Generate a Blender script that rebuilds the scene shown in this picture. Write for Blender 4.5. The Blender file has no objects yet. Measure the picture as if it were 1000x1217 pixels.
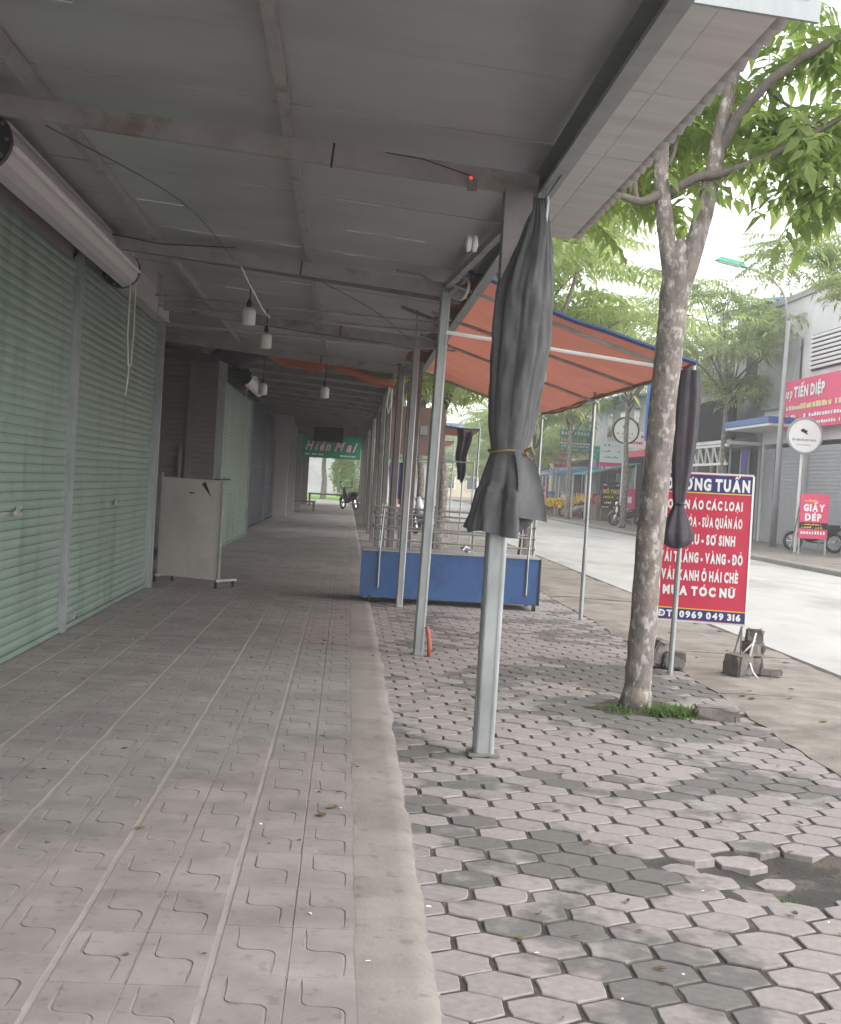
import bpy, bmesh, math, random
from mathutils import Vector, Matrix, Euler, noise
from mathutils.geometry import delaunay_2d_cdt
random.seed(11)
R = math.radians
S = bpy.context.scene
COL = S.collection

# ------------------------------------------------------------------ camera
cam = bpy.data.cameras.new('camera')
cam.sensor_fit = 'VERTICAL'; cam.sensor_height = 24.0; cam.lens = 1600 / 1217 * 24.0
cam.clip_start = 0.05; cam.clip_end = 2000
co = bpy.data.objects.new('camera', cam); COL.objects.link(co)
rm = Matrix(((0.9968049950742717, -0.057362806102512695, -0.05558156412900524),
             (-0.054279128814359624, 0.024020074245435005, -0.9982368517583379),
             (0.058596740268852365, 0.9980643989789885, 0.020829726848313062)))
m4 = rm.to_4x4(); m4.translation = (0, 0, 1.4); co.matrix_world = m4
S.camera = co

# ------------------------------------------------------------------ sky, sun, exposure
SUN_EL, SUN_AZ = R(46), R(112)
w = bpy.data.worlds.new('World'); S.world = w; w.use_nodes = True
nt = w.node_tree; nt.nodes.clear()
sky = nt.nodes.new('ShaderNodeTexSky'); sky.sky_type = 'NISHITA'; sky.sun_disc = False
sky.sun_elevation = SUN_EL; sky.sun_rotation = SUN_AZ; sky.air_density = 1.0; sky.dust_density = 1.5; sky.ozone_density = 1.0
hs = nt.nodes.new('ShaderNodeHueSaturation'); hs.inputs['Saturation'].default_value = 0.12
bg = nt.nodes.new('ShaderNodeBackground'); bg.inputs['Strength'].default_value = 0.15
wo = nt.nodes.new('ShaderNodeOutputWorld')
nt.links.new(sky.outputs[0], hs.inputs['Color']); nt.links.new(hs.outputs[0], bg.inputs[0]); nt.links.new(bg.outputs[0], wo.inputs[0])
sl = bpy.data.lights.new('sun', 'SUN'); sl.energy = 0.55; sl.angle = R(85); sl.color = (1.0, 0.96, 0.92)
so = bpy.data.objects.new('sun', sl); COL.objects.link(so)
sd = Vector((math.sin(SUN_AZ) * math.cos(SUN_EL), math.cos(SUN_AZ) * math.cos(SUN_EL), math.sin(SUN_EL)))
so.rotation_euler = (-sd).to_track_quat('-Z', 'Y').to_euler(); so.location = (20, -20, 40)
S.view_settings.view_transform = 'Standard'; S.view_settings.look = 'None'
S.view_settings.exposure = 1.75; S.view_settings.gamma = 1.0; S.view_settings.use_curve_mapping = False
S.render.engine = 'CYCLES'
S.cycles.max_bounces = 8; S.cycles.diffuse_bounces = 5; S.cycles.glossy_bounces = 3
S.cycles.transmission_bounces = 4; S.cycles.transparent_max_bounces = 4
S.cycles.use_denoising = True
S.cycles.sample_clamp_indirect = 8.0

# ------------------------------------------------------------------ materials
def M(name, col, rough=0.7, metal=0.0, var=0.15, scale=3.0, col2=None, scale2=1.2, lo=0.5, hi=0.62, bump=0.0, bscale=60.0,
      rand=0.0, trans=0.0, tcol=None, spec=0.5, stretch=None, island=0.0, rvar=0.0, amt2=1.0, spots=0.0, sscale=22.0, slo=.60):
    m = bpy.data.materials.new(name); m.use_nodes = True
    t = m.node_tree; N = t.nodes; L = t.links
    b = N['Principled BSDF']; out = N['Material Output']
    b.inputs['Roughness'].default_value = rough; b.inputs['Metallic'].default_value = metal
    b.inputs['Specular IOR Level'].default_value = spec
    geo = N.new('ShaderNodeNewGeometry')
    vec = geo.outputs['Position']
    if stretch:
        mp = N.new('ShaderNodeMapping'); mp.inputs['Scale'].default_value = stretch
        L.new(vec, mp.inputs['Vector']); vec = mp.outputs[0]
    n1 = N.new('ShaderNodeTexNoise'); n1.inputs['Scale'].default_value = scale; n1.inputs['Detail'].default_value = 6
    n1.inputs['Roughness'].default_value = 0.6
    L.new(vec, n1.inputs['Vector'])
    mr = N.new('ShaderNodeMapRange'); mr.inputs['From Min'].default_value = 0.3; mr.inputs['From Max'].default_value = 0.7
    mr.inputs['To Min'].default_value = 1 - var; mr.inputs['To Max'].default_value = 1 + var
    L.new(n1.outputs['Fac'], mr.inputs['Value'])
    val = mr.outputs[0]
    def addrand(src, amount, val):
        r = N.new('ShaderNodeMapRange'); r.inputs['To Min'].default_value = 1 - amount; r.inputs['To Max'].default_value = 1 + amount
        L.new(src, r.inputs['Value'])
        mu = N.new('ShaderNodeMath'); mu.operation = 'MULTIPLY'; L.new(val, mu.inputs[0]); L.new(r.outputs[0], mu.inputs[1])
        return mu.outputs[0]
    if rand:
        oi = N.new('ShaderNodeObjectInfo'); val = addrand(oi.outputs['Random'], rand, val)
    if island:
        val = addrand(geo.outputs['Random Per Island'], island, val)
    base = N.new('ShaderNodeRGB'); base.outputs[0].default_value = (*col, 1)
    csock = base.outputs[0]
    if col2:
        n2 = N.new('ShaderNodeTexNoise'); n2.inputs['Scale'].default_value = scale2; n2.inputs['Detail'].default_value = 5
        n2.inputs['Roughness'].default_value = 0.65
        L.new(vec, n2.inputs['Vector'])
        r2 = N.new('ShaderNodeMapRange'); r2.inputs['From Min'].default_value = lo; r2.inputs['From Max'].default_value = hi
        r2.inputs['To Max'].default_value = amt2
        L.new(n2.outputs['Fac'], r2.inputs['Value'])
        mx = N.new('ShaderNodeMix'); mx.data_type = 'RGBA'; mx.inputs[7].default_value = (*col2, 1)
        L.new(csock, mx.inputs[6]); L.new(r2.outputs[0], mx.inputs[0]); csock = mx.outputs[2]
    if spots:
        n4 = N.new('ShaderNodeTexNoise'); n4.inputs['Scale'].default_value = sscale; n4.inputs['Detail'].default_value = 3
        L.new(geo.outputs['Position'], n4.inputs['Vector'])
        r4 = N.new('ShaderNodeMapRange'); r4.inputs['From Min'].default_value = slo; r4.inputs['From Max'].default_value = slo + .10
        r4.inputs['To Min'].default_value = 1; r4.inputs['To Max'].default_value = 1 - spots
        L.new(n4.outputs['Fac'], r4.inputs['Value'])
        m4_ = N.new('ShaderNodeMath'); m4_.operation = 'MULTIPLY'; L.new(val, m4_.inputs[0]); L.new(r4.outputs[0], m4_.inputs[1]); val = m4_.outputs[0]
    vm = N.new('ShaderNodeVectorMath'); vm.operation = 'SCALE'
    L.new(csock, vm.inputs[0]); L.new(val, vm.inputs['Scale'])
    L.new(vm.outputs[0], b.inputs['Base Color'])
    if rvar:
        rr = N.new('ShaderNodeMapRange'); rr.inputs['From Min'].default_value = .3; rr.inputs['From Max'].default_value = .7
        rr.inputs['To Min'].default_value = max(.05, rough - rvar); rr.inputs['To Max'].default_value = min(1, rough + rvar)
        L.new(n1.outputs['Fac'], rr.inputs['Value']); L.new(rr.outputs[0], b.inputs['Roughness'])
    if bump:
        n3 = N.new('ShaderNodeTexNoise'); n3.inputs['Scale'].default_value = bscale; n3.inputs['Detail'].default_value = 4
        L.new(vec, n3.inputs['Vector'])
        bp = N.new('ShaderNodeBump'); bp.inputs['Strength'].default_value = bump; bp.inputs['Distance'].default_value = 0.01
        L.new(n3.outputs['Fac'], bp.inputs['Height']); L.new(bp.outputs[0], b.inputs['Normal'])
    if trans:
        tr = N.new('ShaderNodeBsdfTranslucent'); tr.inputs[0].default_value = (*(tcol or col), 1)
        if tcol is None: L.new(vm.outputs[0], tr.inputs[0])
        ms = N.new('ShaderNodeMixShader'); ms.inputs[0].default_value = trans
        L.new(b.outputs[0], ms.inputs[1]); L.new(tr.outputs[0], ms.inputs[2]); L.new(ms.outputs[0], out.inputs[0])
    return m

MAT = dict(
    earth=M('earth', (.044, .039, .034), .95, var=.35, scale=6, col2=(.075, .064, .052), scale2=6, bump=.6, bscale=50),
    ground=M('ground', (.27, .25, .23), .9, var=.2, scale=.8),
    road=M('road_concrete', (.40, .385, .365), .85, var=.12, scale=1.4, col2=(.30, .285, .268), scale2=.5, stretch=(1, .35, 1), bump=.2, bscale=80),
    apron=M('apron_concrete', (.215, .190, .165), .9, var=.28, scale=3.6, col2=(.140, .122, .102), scale2=1.3, lo=.48, hi=.68, bump=.5, bscale=35),
    kerb=M('kerb', (.28, .26, .24), .9, var=.2, scale=2),
    cement=M('cement_strip', (.235, .210, .190), .85, var=.14, scale=3.2, col2=(.195, .168, .153), scale2=1.4, bump=.25, bscale=60, spots=.25, sscale=14),
    grout=M('grout', (.27, .237, .222), .9, var=.15, scale=4, bump=.3, bscale=80),
    tile=M('cement_tile', (.240, .215, .203), .68, spots=.22, var=.18, scale=4.2, col2=(.170, .150, .144), scale2=1.1, lo=.45, hi=.7, rand=.07, island=.0, bump=.12, bscale=90, amt2=.8),
    tilefar=M('cement_tile_far', (.240, .215, .203), .68, spots=.22, var=.18, scale=4.2, col2=(.170, .150, .144), scale2=1.1, lo=.45, hi=.7, island=.07, bump=.12, bscale=90, amt2=.8),
    groove=M('groove_dark', (.15, .132, .122), .9, var=.45, scale=6),
    green=M('green_shutter_paint', (.168, .228, .188), .40, metal=.15, var=.12, scale=2.5, stretch=(1, 1.6, .25), col2=(.118, .168, .136), scale2=1.6, bump=.03, bscale=30, rvar=.08, spots=.18, sscale=5, slo=.62),
    greyslat=M('grey_shutter_paint', (.17, .15, .15), .45, metal=.3, var=.15, scale=1.5),
    steel=M('galvanised_steel', (.34, .36, .355), .45, metal=.55, var=.18, scale=9, col2=(.30, .31, .31), scale2=6, rvar=.12, stretch=(1, 1, .35)),
    steeldark=M('weathered_steel', (.21, .195, .185), .55, metal=.45, var=.2, scale=6, col2=(.17, .12, .095), scale2=3.0, lo=.58, hi=.68),
    beam=M('canopy_beam_steel', (.31, .29, .28), .5, metal=.3, var=.15, scale=5, col2=(.20, .145, .12), scale2=2.4, lo=.56, hi=.7),
    ceil=M('ceiling_sheet', (.42, .42, .422), .34, metal=.30, var=.05, scale=1.1, stretch=(.6, 1.6, 1), col2=(.33, .325, .325), scale2=1.2, lo=.45, hi=.75, rvar=.06),
    eave=M('eave_sheet', (.60, .58, .57), .5, metal=.1, var=.12, scale=2, stretch=(.6, 4, 1)),
    glint=M('painted_glint', (.8, .8, .78), .25, metal=.4, var=.1),  # bright colour imitating light along the ceiling seams
    roll=M('roller_housing', (.48, .44, .445), .42, metal=.25, var=.08, scale=3, stretch=(1, .2, 3)),
    rollhi=M('roller_white_highlight', (.85, .81, .81), .35, var=.05),
    black=M('black_plastic', (.02, .02, .022), .5),
    blackcloth=M('black_cloth', (.085, .087, .088), .85, var=.3, scale=5, bump=.5, bscale=22, trans=.12),
    purplecloth=M('purple_black_cloth', (.055, .046, .056), .85, var=.25, scale=8, trans=.1, bump=.4, bscale=25),
    orange2=M('orange_roll', (.55, .17, .10), .6, var=.14, scale=3.0, trans=.3, tcol=(.6, .16, .08)),
    orange=M('orange_tarp', (.35, .132, .100), .65, var=.16, scale=2.0, col2=(.27, .10, .075), scale2=1.5, trans=.28, tcol=(.42, .15, .10)),
    hem=M('blue_hem', (.035, .06, .16), .6, var=.1),
    bluepaint=M('blue_sheet_metal', (.030, .095, .25), .45, var=.08, scale=2, col2=(.028, .07, .19), scale2=3),
    whiteboard=M('white_board', (.78, .73, .68), .6, var=.05, scale=1.5, col2=(.68, .63, .58), scale2=1.2),
    wall=M('plaster_wall', (.30, .28, .275), .85, var=.12, scale=1.5),
    darkwall=M('dark_plaster', (.12, .11, .11), .9, var=.2, scale=2),
    navy=M('navy_sheet', (.022, .03, .05), .5, var=.15, scale=1.5),
    white=M('white_paint', (.75, .75, .74), .55, var=.05),
    bulb=M('bulb_white', (.74, .73, .71), .4, var=.03),
    bark=M('bark', (.175, .148, .130), .95, var=.4, scale=14, col2=(.36, .335, .31), scale2=20, lo=.52, hi=.62, bump=1.0, bscale=30, stretch=(1, 1, .6)),
    barkdark=M('bark_dark', (.13, .11, .095), .95, var=.3, scale=10, bump=.6, bscale=30),
    leaf=M('leaf_near', (.145, .215, .065), .5, var=.25, scale=3, rand=.40, trans=.58, tcol=(.40, .52, .14)),
    leaf2=M('leaf_far', (.20, .265, .105), .55, var=.3, scale=.8, island=.4, trans=.5, tcol=(.46, .56, .20)),
    grass=M('weeds', (.075, .13, .035), .6, var=.3, scale=20, island=.4, trans=.4, tcol=(.16, .26, .06)),
    deadleaf=M('dead_leaf', (.17, .12, .06), .8, var=.3, scale=40, rand=.4),
    paper=M('paper_scrap', (.75, .74, .72), .8, var=.05),
    stone=M('concrete_block', (.15, .133, .12), .95, var=.25, scale=12, bump=.7, bscale=40, rand=.15),
    signred=M('sign_red', (.60, .035, .080), .45, var=.04), signnavy=M('sign_navy', (.040, .035, .17), .45, var=.04),
    signyellow=M('sign_yellow', (.80, .55, .06), .5, var=.03), signwhite=M('sign_white', (.85, .85, .85), .5, var=.02),
    signgreen=M('sign_green', (.010, .23, .13), .5, var=.05), signpink=M('sign_pink', (.85, .45, .52), .5, var=.03),
    signblack=M('sign_black', (.015, .015, .017), .95, var=.05, spec=.1), signpinkred=M('sign_pink_red', (.72, .05, .16), .5, var=.04),
    signblue=M('sign_blue', (.05, .17, .55), .5, var=.05), signteal=M('sign_teal', (.02, .35, .33), .5, var=.05),
    cream=M('sign_cream', (.80, .62, .38), .5, var=.03), orangeline=M('sign_orange', (.85, .40, .15), .5, var=.03),
    bwall=M('facade_white', (.66, .66, .66), .8, var=.08, scale=.6, col2=(.55, .55, .55), scale2=.5),
    bgrey=M('facade_grey', (.33, .34, .36), .7, var=.08, scale=.6), bdark=M('shop_dark', (.045, .045, .05), .8, var=.2),
    bcream=M('facade_cream', (.60, .52, .38), .8, var=.08, scale=.6), byellow=M('facade_yellow', (.62, .42, .10), .7, var=.1),
    broof=M('roof_blue', (.045, .13, .36), .5, var=.1), glass=M('window_glass', (.05, .06, .07), .12, var=.1, spec=.8),
    rolldoor=M('grey_roll_door', (.36, .37, .39), .5, metal=.2, var=.06), purple=M('purple_drape', (.07, .05, .24), .8, var=.15),
    tyre=M('tyre', (.02, .02, .02), .85), chrome=M('chrome', (.6, .6, .6), .25, metal=.9), bikered=M('bike_red', (.40, .02, .03), .3),
    bikegrey=M('bike_silver', (.45, .46, .48), .3, metal=.3), bikeblack=M('bike_black', (.02, .02, .025), .3),
    yellowflower=M('flower_yellow', (.80, .50, .02), .7, var=.2, island=.3), wood=M('wood', (.17, .12, .085), .8, var=.25, scale=8),
    redhose=M('red_hose', (.42, .10, .06), .5, var=.1), led=M('led_red', (.8, .02, .02), .4),
    brownpanel=M('brown_panel', (.25, .165, .15), .8, var=.1), lawn=M('lawn', (.16, .30, .05), .9, var=.25, scale=2),
    string=M('string', (.62, .60, .54), .8), rope=M('rope', (.20, .14, .07), .8), greenlamp=M('lamp_green', (.03, .34, .22), .4),
    corr=M('corrugated_roof', (.20, .195, .19), .5, metal=.3, var=.15, scale=2), tin=M('tin_sheet', (.36, .36, .37), .5, metal=.3, var=.12, scale=2),
)
# red led of the little adapter gives off light
_e = MAT['led'].node_tree.nodes['Principled BSDF']; _e.inputs['Emission Color'].default_value = (1, .02, .02, 1); _e.inputs['Emission Strength'].default_value = 1.0

def paver_material(name, per_object):
    m = bpy.data.materials.new(name); m.use_nodes = True
    t = m.node_tree; N = t.nodes; L = t.links; b = N['Principled BSDF']
    geo = N.new('ShaderNodeNewGeometry')
    rnd = N.new('ShaderNodeObjectInfo').outputs['Random'] if per_object else geo.outputs['Random Per Island']
    n1 = N.new('ShaderNodeTexNoise'); n1.inputs['Scale'].default_value = 9; n1.inputs['Detail'].default_value = 4; L.new(geo.outputs['Position'], n1.inputs['Vector'])
    n0 = N.new('ShaderNodeTexNoise'); n0.inputs['Scale'].default_value = .75; n0.inputs['Detail'].default_value = 3; L.new(geo.outputs['Position'], n0.inputs['Vector'])
    # worn film: light cement film survives where  noise + local + per-paver  is high
    a = N.new('ShaderNodeMath'); a.operation = 'MULTIPLY_ADD'; a.inputs[1].default_value = .55; L.new(n1.outputs['Fac'], a.inputs[0])
    c = N.new('ShaderNodeMath'); c.operation = 'MULTIPLY'; c.inputs[1].default_value = 2.4; L.new(n0.outputs['Fac'], c.inputs[0]); L.new(c.outputs[0], a.inputs[2])
    d = N.new('ShaderNodeMath'); d.operation = 'MULTIPLY_ADD'; d.inputs[1].default_value = .34; L.new(rnd, d.inputs[0]); L.new(a.outputs[0], d.inputs[2])
    r = N.new('ShaderNodeMapRange'); r.inputs['From Min'].default_value = 1.48; r.inputs['From Max'].default_value = 1.62; L.new(d.outputs[0], r.inputs['Value'])
    mx = N.new('ShaderNodeMix'); mx.data_type = 'RGBA'; mx.inputs[6].default_value = (.116, .108, .100, 1); mx.inputs[7].default_value = (.245, .219, .209, 1); L.new(r.outputs[0], mx.inputs[0])
    n2 = N.new('ShaderNodeTexNoise'); n2.inputs['Scale'].default_value = 30; n2.inputs['Detail'].default_value = 5; L.new(geo.outputs['Position'], n2.inputs['Vector'])
    r2 = N.new('ShaderNodeMapRange'); r2.inputs['From Min'].default_value = .3; r2.inputs['From Max'].default_value = .7; r2.inputs['To Min'].default_value = .86; r2.inputs['To Max'].default_value = 1.12; L.new(n2.outputs['Fac'], r2.inputs['Value'])
    r3 = N.new('ShaderNodeMath'); r3.operation = 'MULTIPLY_ADD'; r3.inputs[1].default_value = .16; r3.inputs[2].default_value = .92
    fr = N.new('ShaderNodeMath'); fr.operation = 'FRACT'; mm = N.new('ShaderNodeMath'); mm.operation = 'MULTIPLY'; mm.inputs[1].default_value = 7.3
    L.new(rnd, mm.inputs[0]); L.new(mm.outputs[0], fr.inputs[0]); L.new(fr.outputs[0], r3.inputs[0])
    mu = N.new('ShaderNodeMath'); mu.operation = 'MULTIPLY'; L.new(r2.outputs[0], mu.inputs[0]); L.new(r3.outputs[0], mu.inputs[1])
    vm = N.new('ShaderNodeVectorMath'); vm.operation = 'SCALE'; L.new(mx.outputs[2], vm.inputs[0]); L.new(mu.outputs[0], vm.inputs['Scale']); L.new(vm.outputs[0], b.inputs['Base Color'])
    b.inputs['Roughness'].default_value = .8
    bp = N.new('ShaderNodeBump'); bp.inputs['Strength'].default_value = .35; bp.inputs['Distance'].default_value = .006
    L.new(n2.outputs['Fac'], bp.inputs['Height']); L.new(bp.outputs[0], b.inputs['Normal'])
    return m
MAT['paver'] = paver_material('paver', True); MAT['paverfar'] = paver_material('paver_far', False)

# ------------------------------------------------------------------ mesh helpers
class MB:
    def __init__(s): s.v = []; s.f = []; s.sm = False
    def add(s, vs, fs):
        o = len(s.v); s.v += [Vector(p) for p in vs]; s.f += [tuple(i + o for i in f) for f in fs]; return s
    def box(s, c, size, rot=None, taper=1.0):
        x, y, z = (a / 2 for a in size)
        vs = [Vector((sx * x * (taper if sz > 0 else 1), sy * y * (taper if sz > 0 else 1), sz * z)) for sz in (-1, 1) for sy in (-1, 1) for sx in (-1, 1)]
        if rot is not None:
            q = rot if isinstance(rot, Matrix) else Euler(rot).to_matrix(); vs = [q @ v for v in vs]
        c = Vector(c)
        return s.add([v + c for v in vs], [(0, 2, 3, 1), (4, 5, 7, 6), (0, 1, 5, 4), (2, 6, 7, 3), (0, 4, 6, 2), (1, 3, 7, 5)])
    def bar(s, a, b, w, h=None, up=(0, 0, 1)):          # rectangular bar from a to b
        a = Vector(a); b = Vector(b); h = h or w; d = (b - a); L = d.length; d.normalize(); u = Vector(up)
        r = d.cross(u)
        if r.length < 1e-4: r = d.cross(Vector((1, 0, 0)))
        r.normalize(); u = r.cross(d); r *= w / 2; u *= h / 2
        vs = [p + sr * r + su * u for p in (a, b) for sr, su in ((-1, -1), (1, -1), (1, 1), (-1, 1))]
        return s.add(vs, [(0, 1, 2, 3), (7, 6, 5, 4), (0, 4, 5, 1), (1, 5, 6, 2), (2, 6, 7, 3), (3, 7, 4, 0)])
    def tube(s, pts, r, n=8, cap=True):
        pts = [Vector(p) for p in pts]; rs = r if isinstance(r, (list, tuple)) else [r] * len(pts)
        o = len(s.v); prev = None
        for i, p in enumerate(pts):
            d = (pts[min(i + 1, len(pts) - 1)] - pts[max(i - 1, 0)]).normalized()
            if prev is None:
                a = d.cross(Vector((0, 0, 1)))
                if a.length < .05: a = d.cross(Vector((1, 0, 0)))
            else: a = prev - d * prev.dot(d)
            a.normalize(); prev = a; b = d.cross(a)
            for k in range(n):
                t = 2 * math.pi * k / n; s.v.append(p + (a * math.cos(t) + b * math.sin(t)) * rs[i])
        for i in range(len(pts) - 1):
            for k in range(n):
                k2 = (k + 1) % n; s.f.append((o + i * n + k, o + i * n + k2, o + (i + 1) * n + k2, o + (i + 1) * n + k))
        if cap:
            s.f.append(tuple(o + k for k in range(n))[::-1]); s.f.append(tuple(o + (len(pts) - 1) * n + k for k in range(n)))
        return s
    def lathe(s, prof, c=(0, 0, 0), n=16, axis='Z'):
        c = Vector(c); o = len(s.v)
        for r, z in prof:
            for k in range(n):
                t = 2 * math.pi * k / n; p = Vector((r * math.cos(t), r * math.sin(t), z))
                if axis == 'X': p = Vector((p.z, p.x, p.y))
                if axis == 'Y': p = Vector((p.x, p.z, p.y))
                s.v.append(c + p)
        for i in range(len(prof) - 1):
            for k in range(n):
                k2 = (k + 1) % n; s.f.append((o + i * n + k, o + i * n + k2, o + (i + 1) * n + k2, o + (i + 1) * n + k))
        s.f.append(tuple(o + k for k in range(n))[::-1]); s.f.append(tuple(o + (len(prof) - 1) * n + k for k in range(n)))
        return s
    def prism(s, poly, a, b):                            # poly: list of (u,v) offsets; a,b functions/points: extrude list along vector
        n = len(poly); o = len(s.v)
        s.v += [Vector(a(*p)) for p in poly] + [Vector(b(*p)) for p in poly]
        s.f.append(tuple(o + i for i in range(n))); s.f.append(tuple(o + n + i for i in range(n))[::-1])
        for i in range(n):
            j = (i + 1) % n; s.f.append((o + i, o + n + i, o + n + j, o + j))
        return s
    def quad(s, a, b, c, d): return s.add([a, b, c, d], [(0, 1, 2, 3)])
    def mesh(s, name, mat, origin=Vector((0, 0, 0)), smooth=False):
        me = bpy.data.meshes.new(name); me.from_pydata([tuple(v - origin) for v in s.v], [], s.f)
        bm = bmesh.new(); bm.from_mesh(me)
        bmesh.ops.recalc_face_normals(bm, faces=bm.faces); bm.to_mesh(me); bm.free()
        if smooth or s.sm:
            me.polygons.foreach_set('use_smooth', [True] * len(me.polygons))
        me.materials.append(mat); me.update(); return me

WL = {}
def tag(o, label=None, cat=None, group=None, kind=None):
    for k, v in (('label', label), ('category', cat), ('group', group), ('kind', kind)):
        if v: o[k] = v
    return o
def ob(name, mb, mat, parent=None, smooth=False, label=None, cat=None, group=None, kind=None):
    """mb built in world coordinates -> one mesh object with its origin at its own base"""
    if isinstance(mat, str): mat = MAT[mat]
    xs = [v.x for v in mb.v]; ys = [v.y for v in mb.v]; zs = [v.z for v in mb.v]
    org = Vector(((min(xs) + max(xs)) / 2, (min(ys) + max(ys)) / 2, min(zs)))
    o = bpy.data.objects.new(name, mb.mesh(name, mat, org, smooth)); COL.objects.link(o)
    WL[o.name] = org
    if parent is not None:
        o.parent = parent; o.location = org - WL[parent.name]
    else: o.location = org
    return tag(o, label, cat, group, kind)
def raw(name, me, loc, parent=None, rot=(0, 0, 0), scale=(1, 1, 1)):
    o = bpy.data.objects.new(name, me); COL.objects.link(o); loc = Vector(loc)
    if parent is not None: o.parent = parent; o.location = loc - WL[parent.name]
    else: o.location = loc
    WL[o.name] = loc
    o.rotation_euler = rot; o.scale = scale; return o
def thing(name, label, cat, loc, group=None):
    o = bpy.data.objects.new(name, None); COL.objects.link(o); o.empty_display_size = .1
    o.location = loc; WL[o.name] = Vector(loc); return tag(o, label, cat, group)
def copy_tree(o, parent=None):
    c = o.copy(); COL.objects.link(c)
    if parent is not None: c.parent = parent
    for ch in o.children: copy_tree(ch, c)
    return c

def text2d(body, bold=0.0, shear=0.0):
    c = bpy.data.curves.new('txt', 'FONT'); c.body = body; c.size = 1.0; c.offset = bold; c.shear = shear; c.resolution_u = 3
    c.space_character = 1.0 + bold * 2
    o = bpy.data.objects.new('txt', c); COL.objects.link(o)
    me = bpy.data.meshes.new_from_object(o)
    vs = [(v.co.x, v.co.y) for v in me.vertices]; fs = [tuple(p.vertices) for p in me.polygons]
    bpy.data.objects.remove(o); bpy.data.curves.remove(c); bpy.data.meshes.remove(me)
    return vs, fs
import unicodedata
GLY = {}
def glyph(ch, bold, shear):
    k = (ch, bold, shear)
    if k not in GLY: GLY[k] = text2d(ch, bold, shear)
    return GLY[k]
MARKS = {'\u0301': [[(-.02, .0), (.10, .0), (.20, .16), (.06, .16)]], '\u0300': [[(.02, .0), (-.10, .0), (-.20, .16), (-.06, .16)]],
         '\u0302': [[(-.20, 0), (-.08, 0), (.0, .07), (.0, .16), (-.07, .16)], [(.20, 0), (.07, .16), (0, .16), (0, .07), (.08, 0)]],
         '\u0306': [[(-.20, .14), (-.12, .02), (0, -.02), (0, .05), (-.07, .07), (-.11, .14)], [(.20, .14), (.11, .14), (.07, .07), (0, .05), (0, -.02), (.12, .02)]],
         '\u0309': [[(-.04, 0), (.05, 0), (.05, .04), (.13, .09), (.12, .16), (.03, .19), (-.08, .17), (-.07, .12), (.02, .13), (.05, .11), (-.04, .06)]],
         '\u0303': [[(-.22, .02), (-.12, .12), (.0, .08), (.10, .05), (.20, .14), (.22, .09), (.11, -.02), (0, .01), (-.10, .05), (-.18, -.02)]],
         '\u0323': [[(-.06, -.20), (.06, -.20), (.06, -.08), (-.06, -.08)]]}
def layout(body, bold, shear):
    V, F = [], []; x = 0.; gap = .07 + bold * 1.2
    for ch in body:
        if ch == ' ': x += .26; continue
        dec = unicodedata.normalize('NFD', ch); base = dec[0]; bar = False
        if base in 'Đđ': base = 'D' if base == 'Đ' else 'd'; bar = True
        vs, fs = glyph(base, bold, shear)
        mn = min(v[0] for v in vs); mx = max(v[0] for v in vs); tp = max(v[1] for v in vs); w_ = mx - mn
        o = len(V); V += [(v[0] - mn + x, v[1]) for v in vs]; F += [tuple(i + o for i in f) for f in fs]
        cx = x + w_ / 2; yy = tp + .035; ac = sum(1 for m_ in dec[1:] if m_ in '\u0302\u0306')
        def poly(pts):
            o = len(V); V.extend(pts); F.append(tuple(range(o, o + len(pts))))
        if bar: poly([(x - .09, tp * .43), (x + w_ * .5, tp * .43), (x + w_ * .5, tp * .55), (x - .09, tp * .55)])
        stacked = False
        for m_ in dec[1:]:
            if m_ == '\u031b':                                   # horn
                poly([(x + w_ - .10, tp - .10), (x + w_ + .03, tp - .06), (x + w_ + .10, tp + .08), (x + w_ + .02, tp + .08), (x + w_ - .03, tp + .02), (x + w_ - .10, tp)]); w_ += .07; continue
            dx, dy = (0, 0)
            if m_ == '\u0323': 
                for q in MARKS[m_]: poly([(cx + a, b) for a, b in q])
                continue
            if stacked: dx, dy = .17, .07
            for q in MARKS.get(m_, []): poly([(cx + a + dx + shear * .5, yy + b + dy) for a, b in q])
            if m_ in '\u0302\u0306': stacked = True
        x += w_ + gap
    return V, F
def put_text(mb, body, org, rt, up, nrm, x0, x1, y0, y1, bold=.02, shear=0., off=.003):
    """fit body into the rectangle x0..x1, y0..y1 (cap height) of the plane org + x*rt + y*up"""
    vs, fs = layout(body, bold, shear)
    mnx = min(v[0] for v in vs); mxx = max(v[0] for v in vs)
    sx = (x1 - x0) / (mxx - mnx); sy = (y1 - y0) / .69
    org, rt, up, nrm = map(Vector, (org, rt, up, nrm))
    mb.add([org + rt * (x0 + (v[0] - mnx) * sx) + up * (y0 + v[1] * sy) + nrm * off for v in vs], fs)
def rect(mb, org, rt, up, nrm, x0, x1, y0, y1, off=.002):
    org, rt, up, nrm = map(Vector, (org, rt, up, nrm))
    p = [org + rt * x + up * y + nrm * off for x, y in ((x0, y0), (x1, y0), (x1, y1), (x0, y1))]
    mb.quad(*p)
def dashes(mb, org, rt, up, nrm, x0, x1, y0, y1, n, off=.004, fill=.72):
    w = (x1 - x0) / n
    for i in range(n):
        if random.random() < .15: continue
        rect(mb, org, rt, up, nrm, x0 + i * w, x0 + (i + fill * random.uniform(.7, 1.15)) * w, y0, y1 * random.uniform(.9, 1.0) + y0 * .0, off)
def grid(mb, nx, ny, fn):
    o = len(mb.v)
    for j in range(ny + 1):
        for i in range(nx + 1): mb.v.append(Vector(fn(i / nx, j / ny)))
    for j in range(ny):
        for i in range(nx):
            a = o + j * (nx + 1) + i; mb.f.append((a, a + 1, a + nx + 2, a + nx + 1))
    return mb
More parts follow.
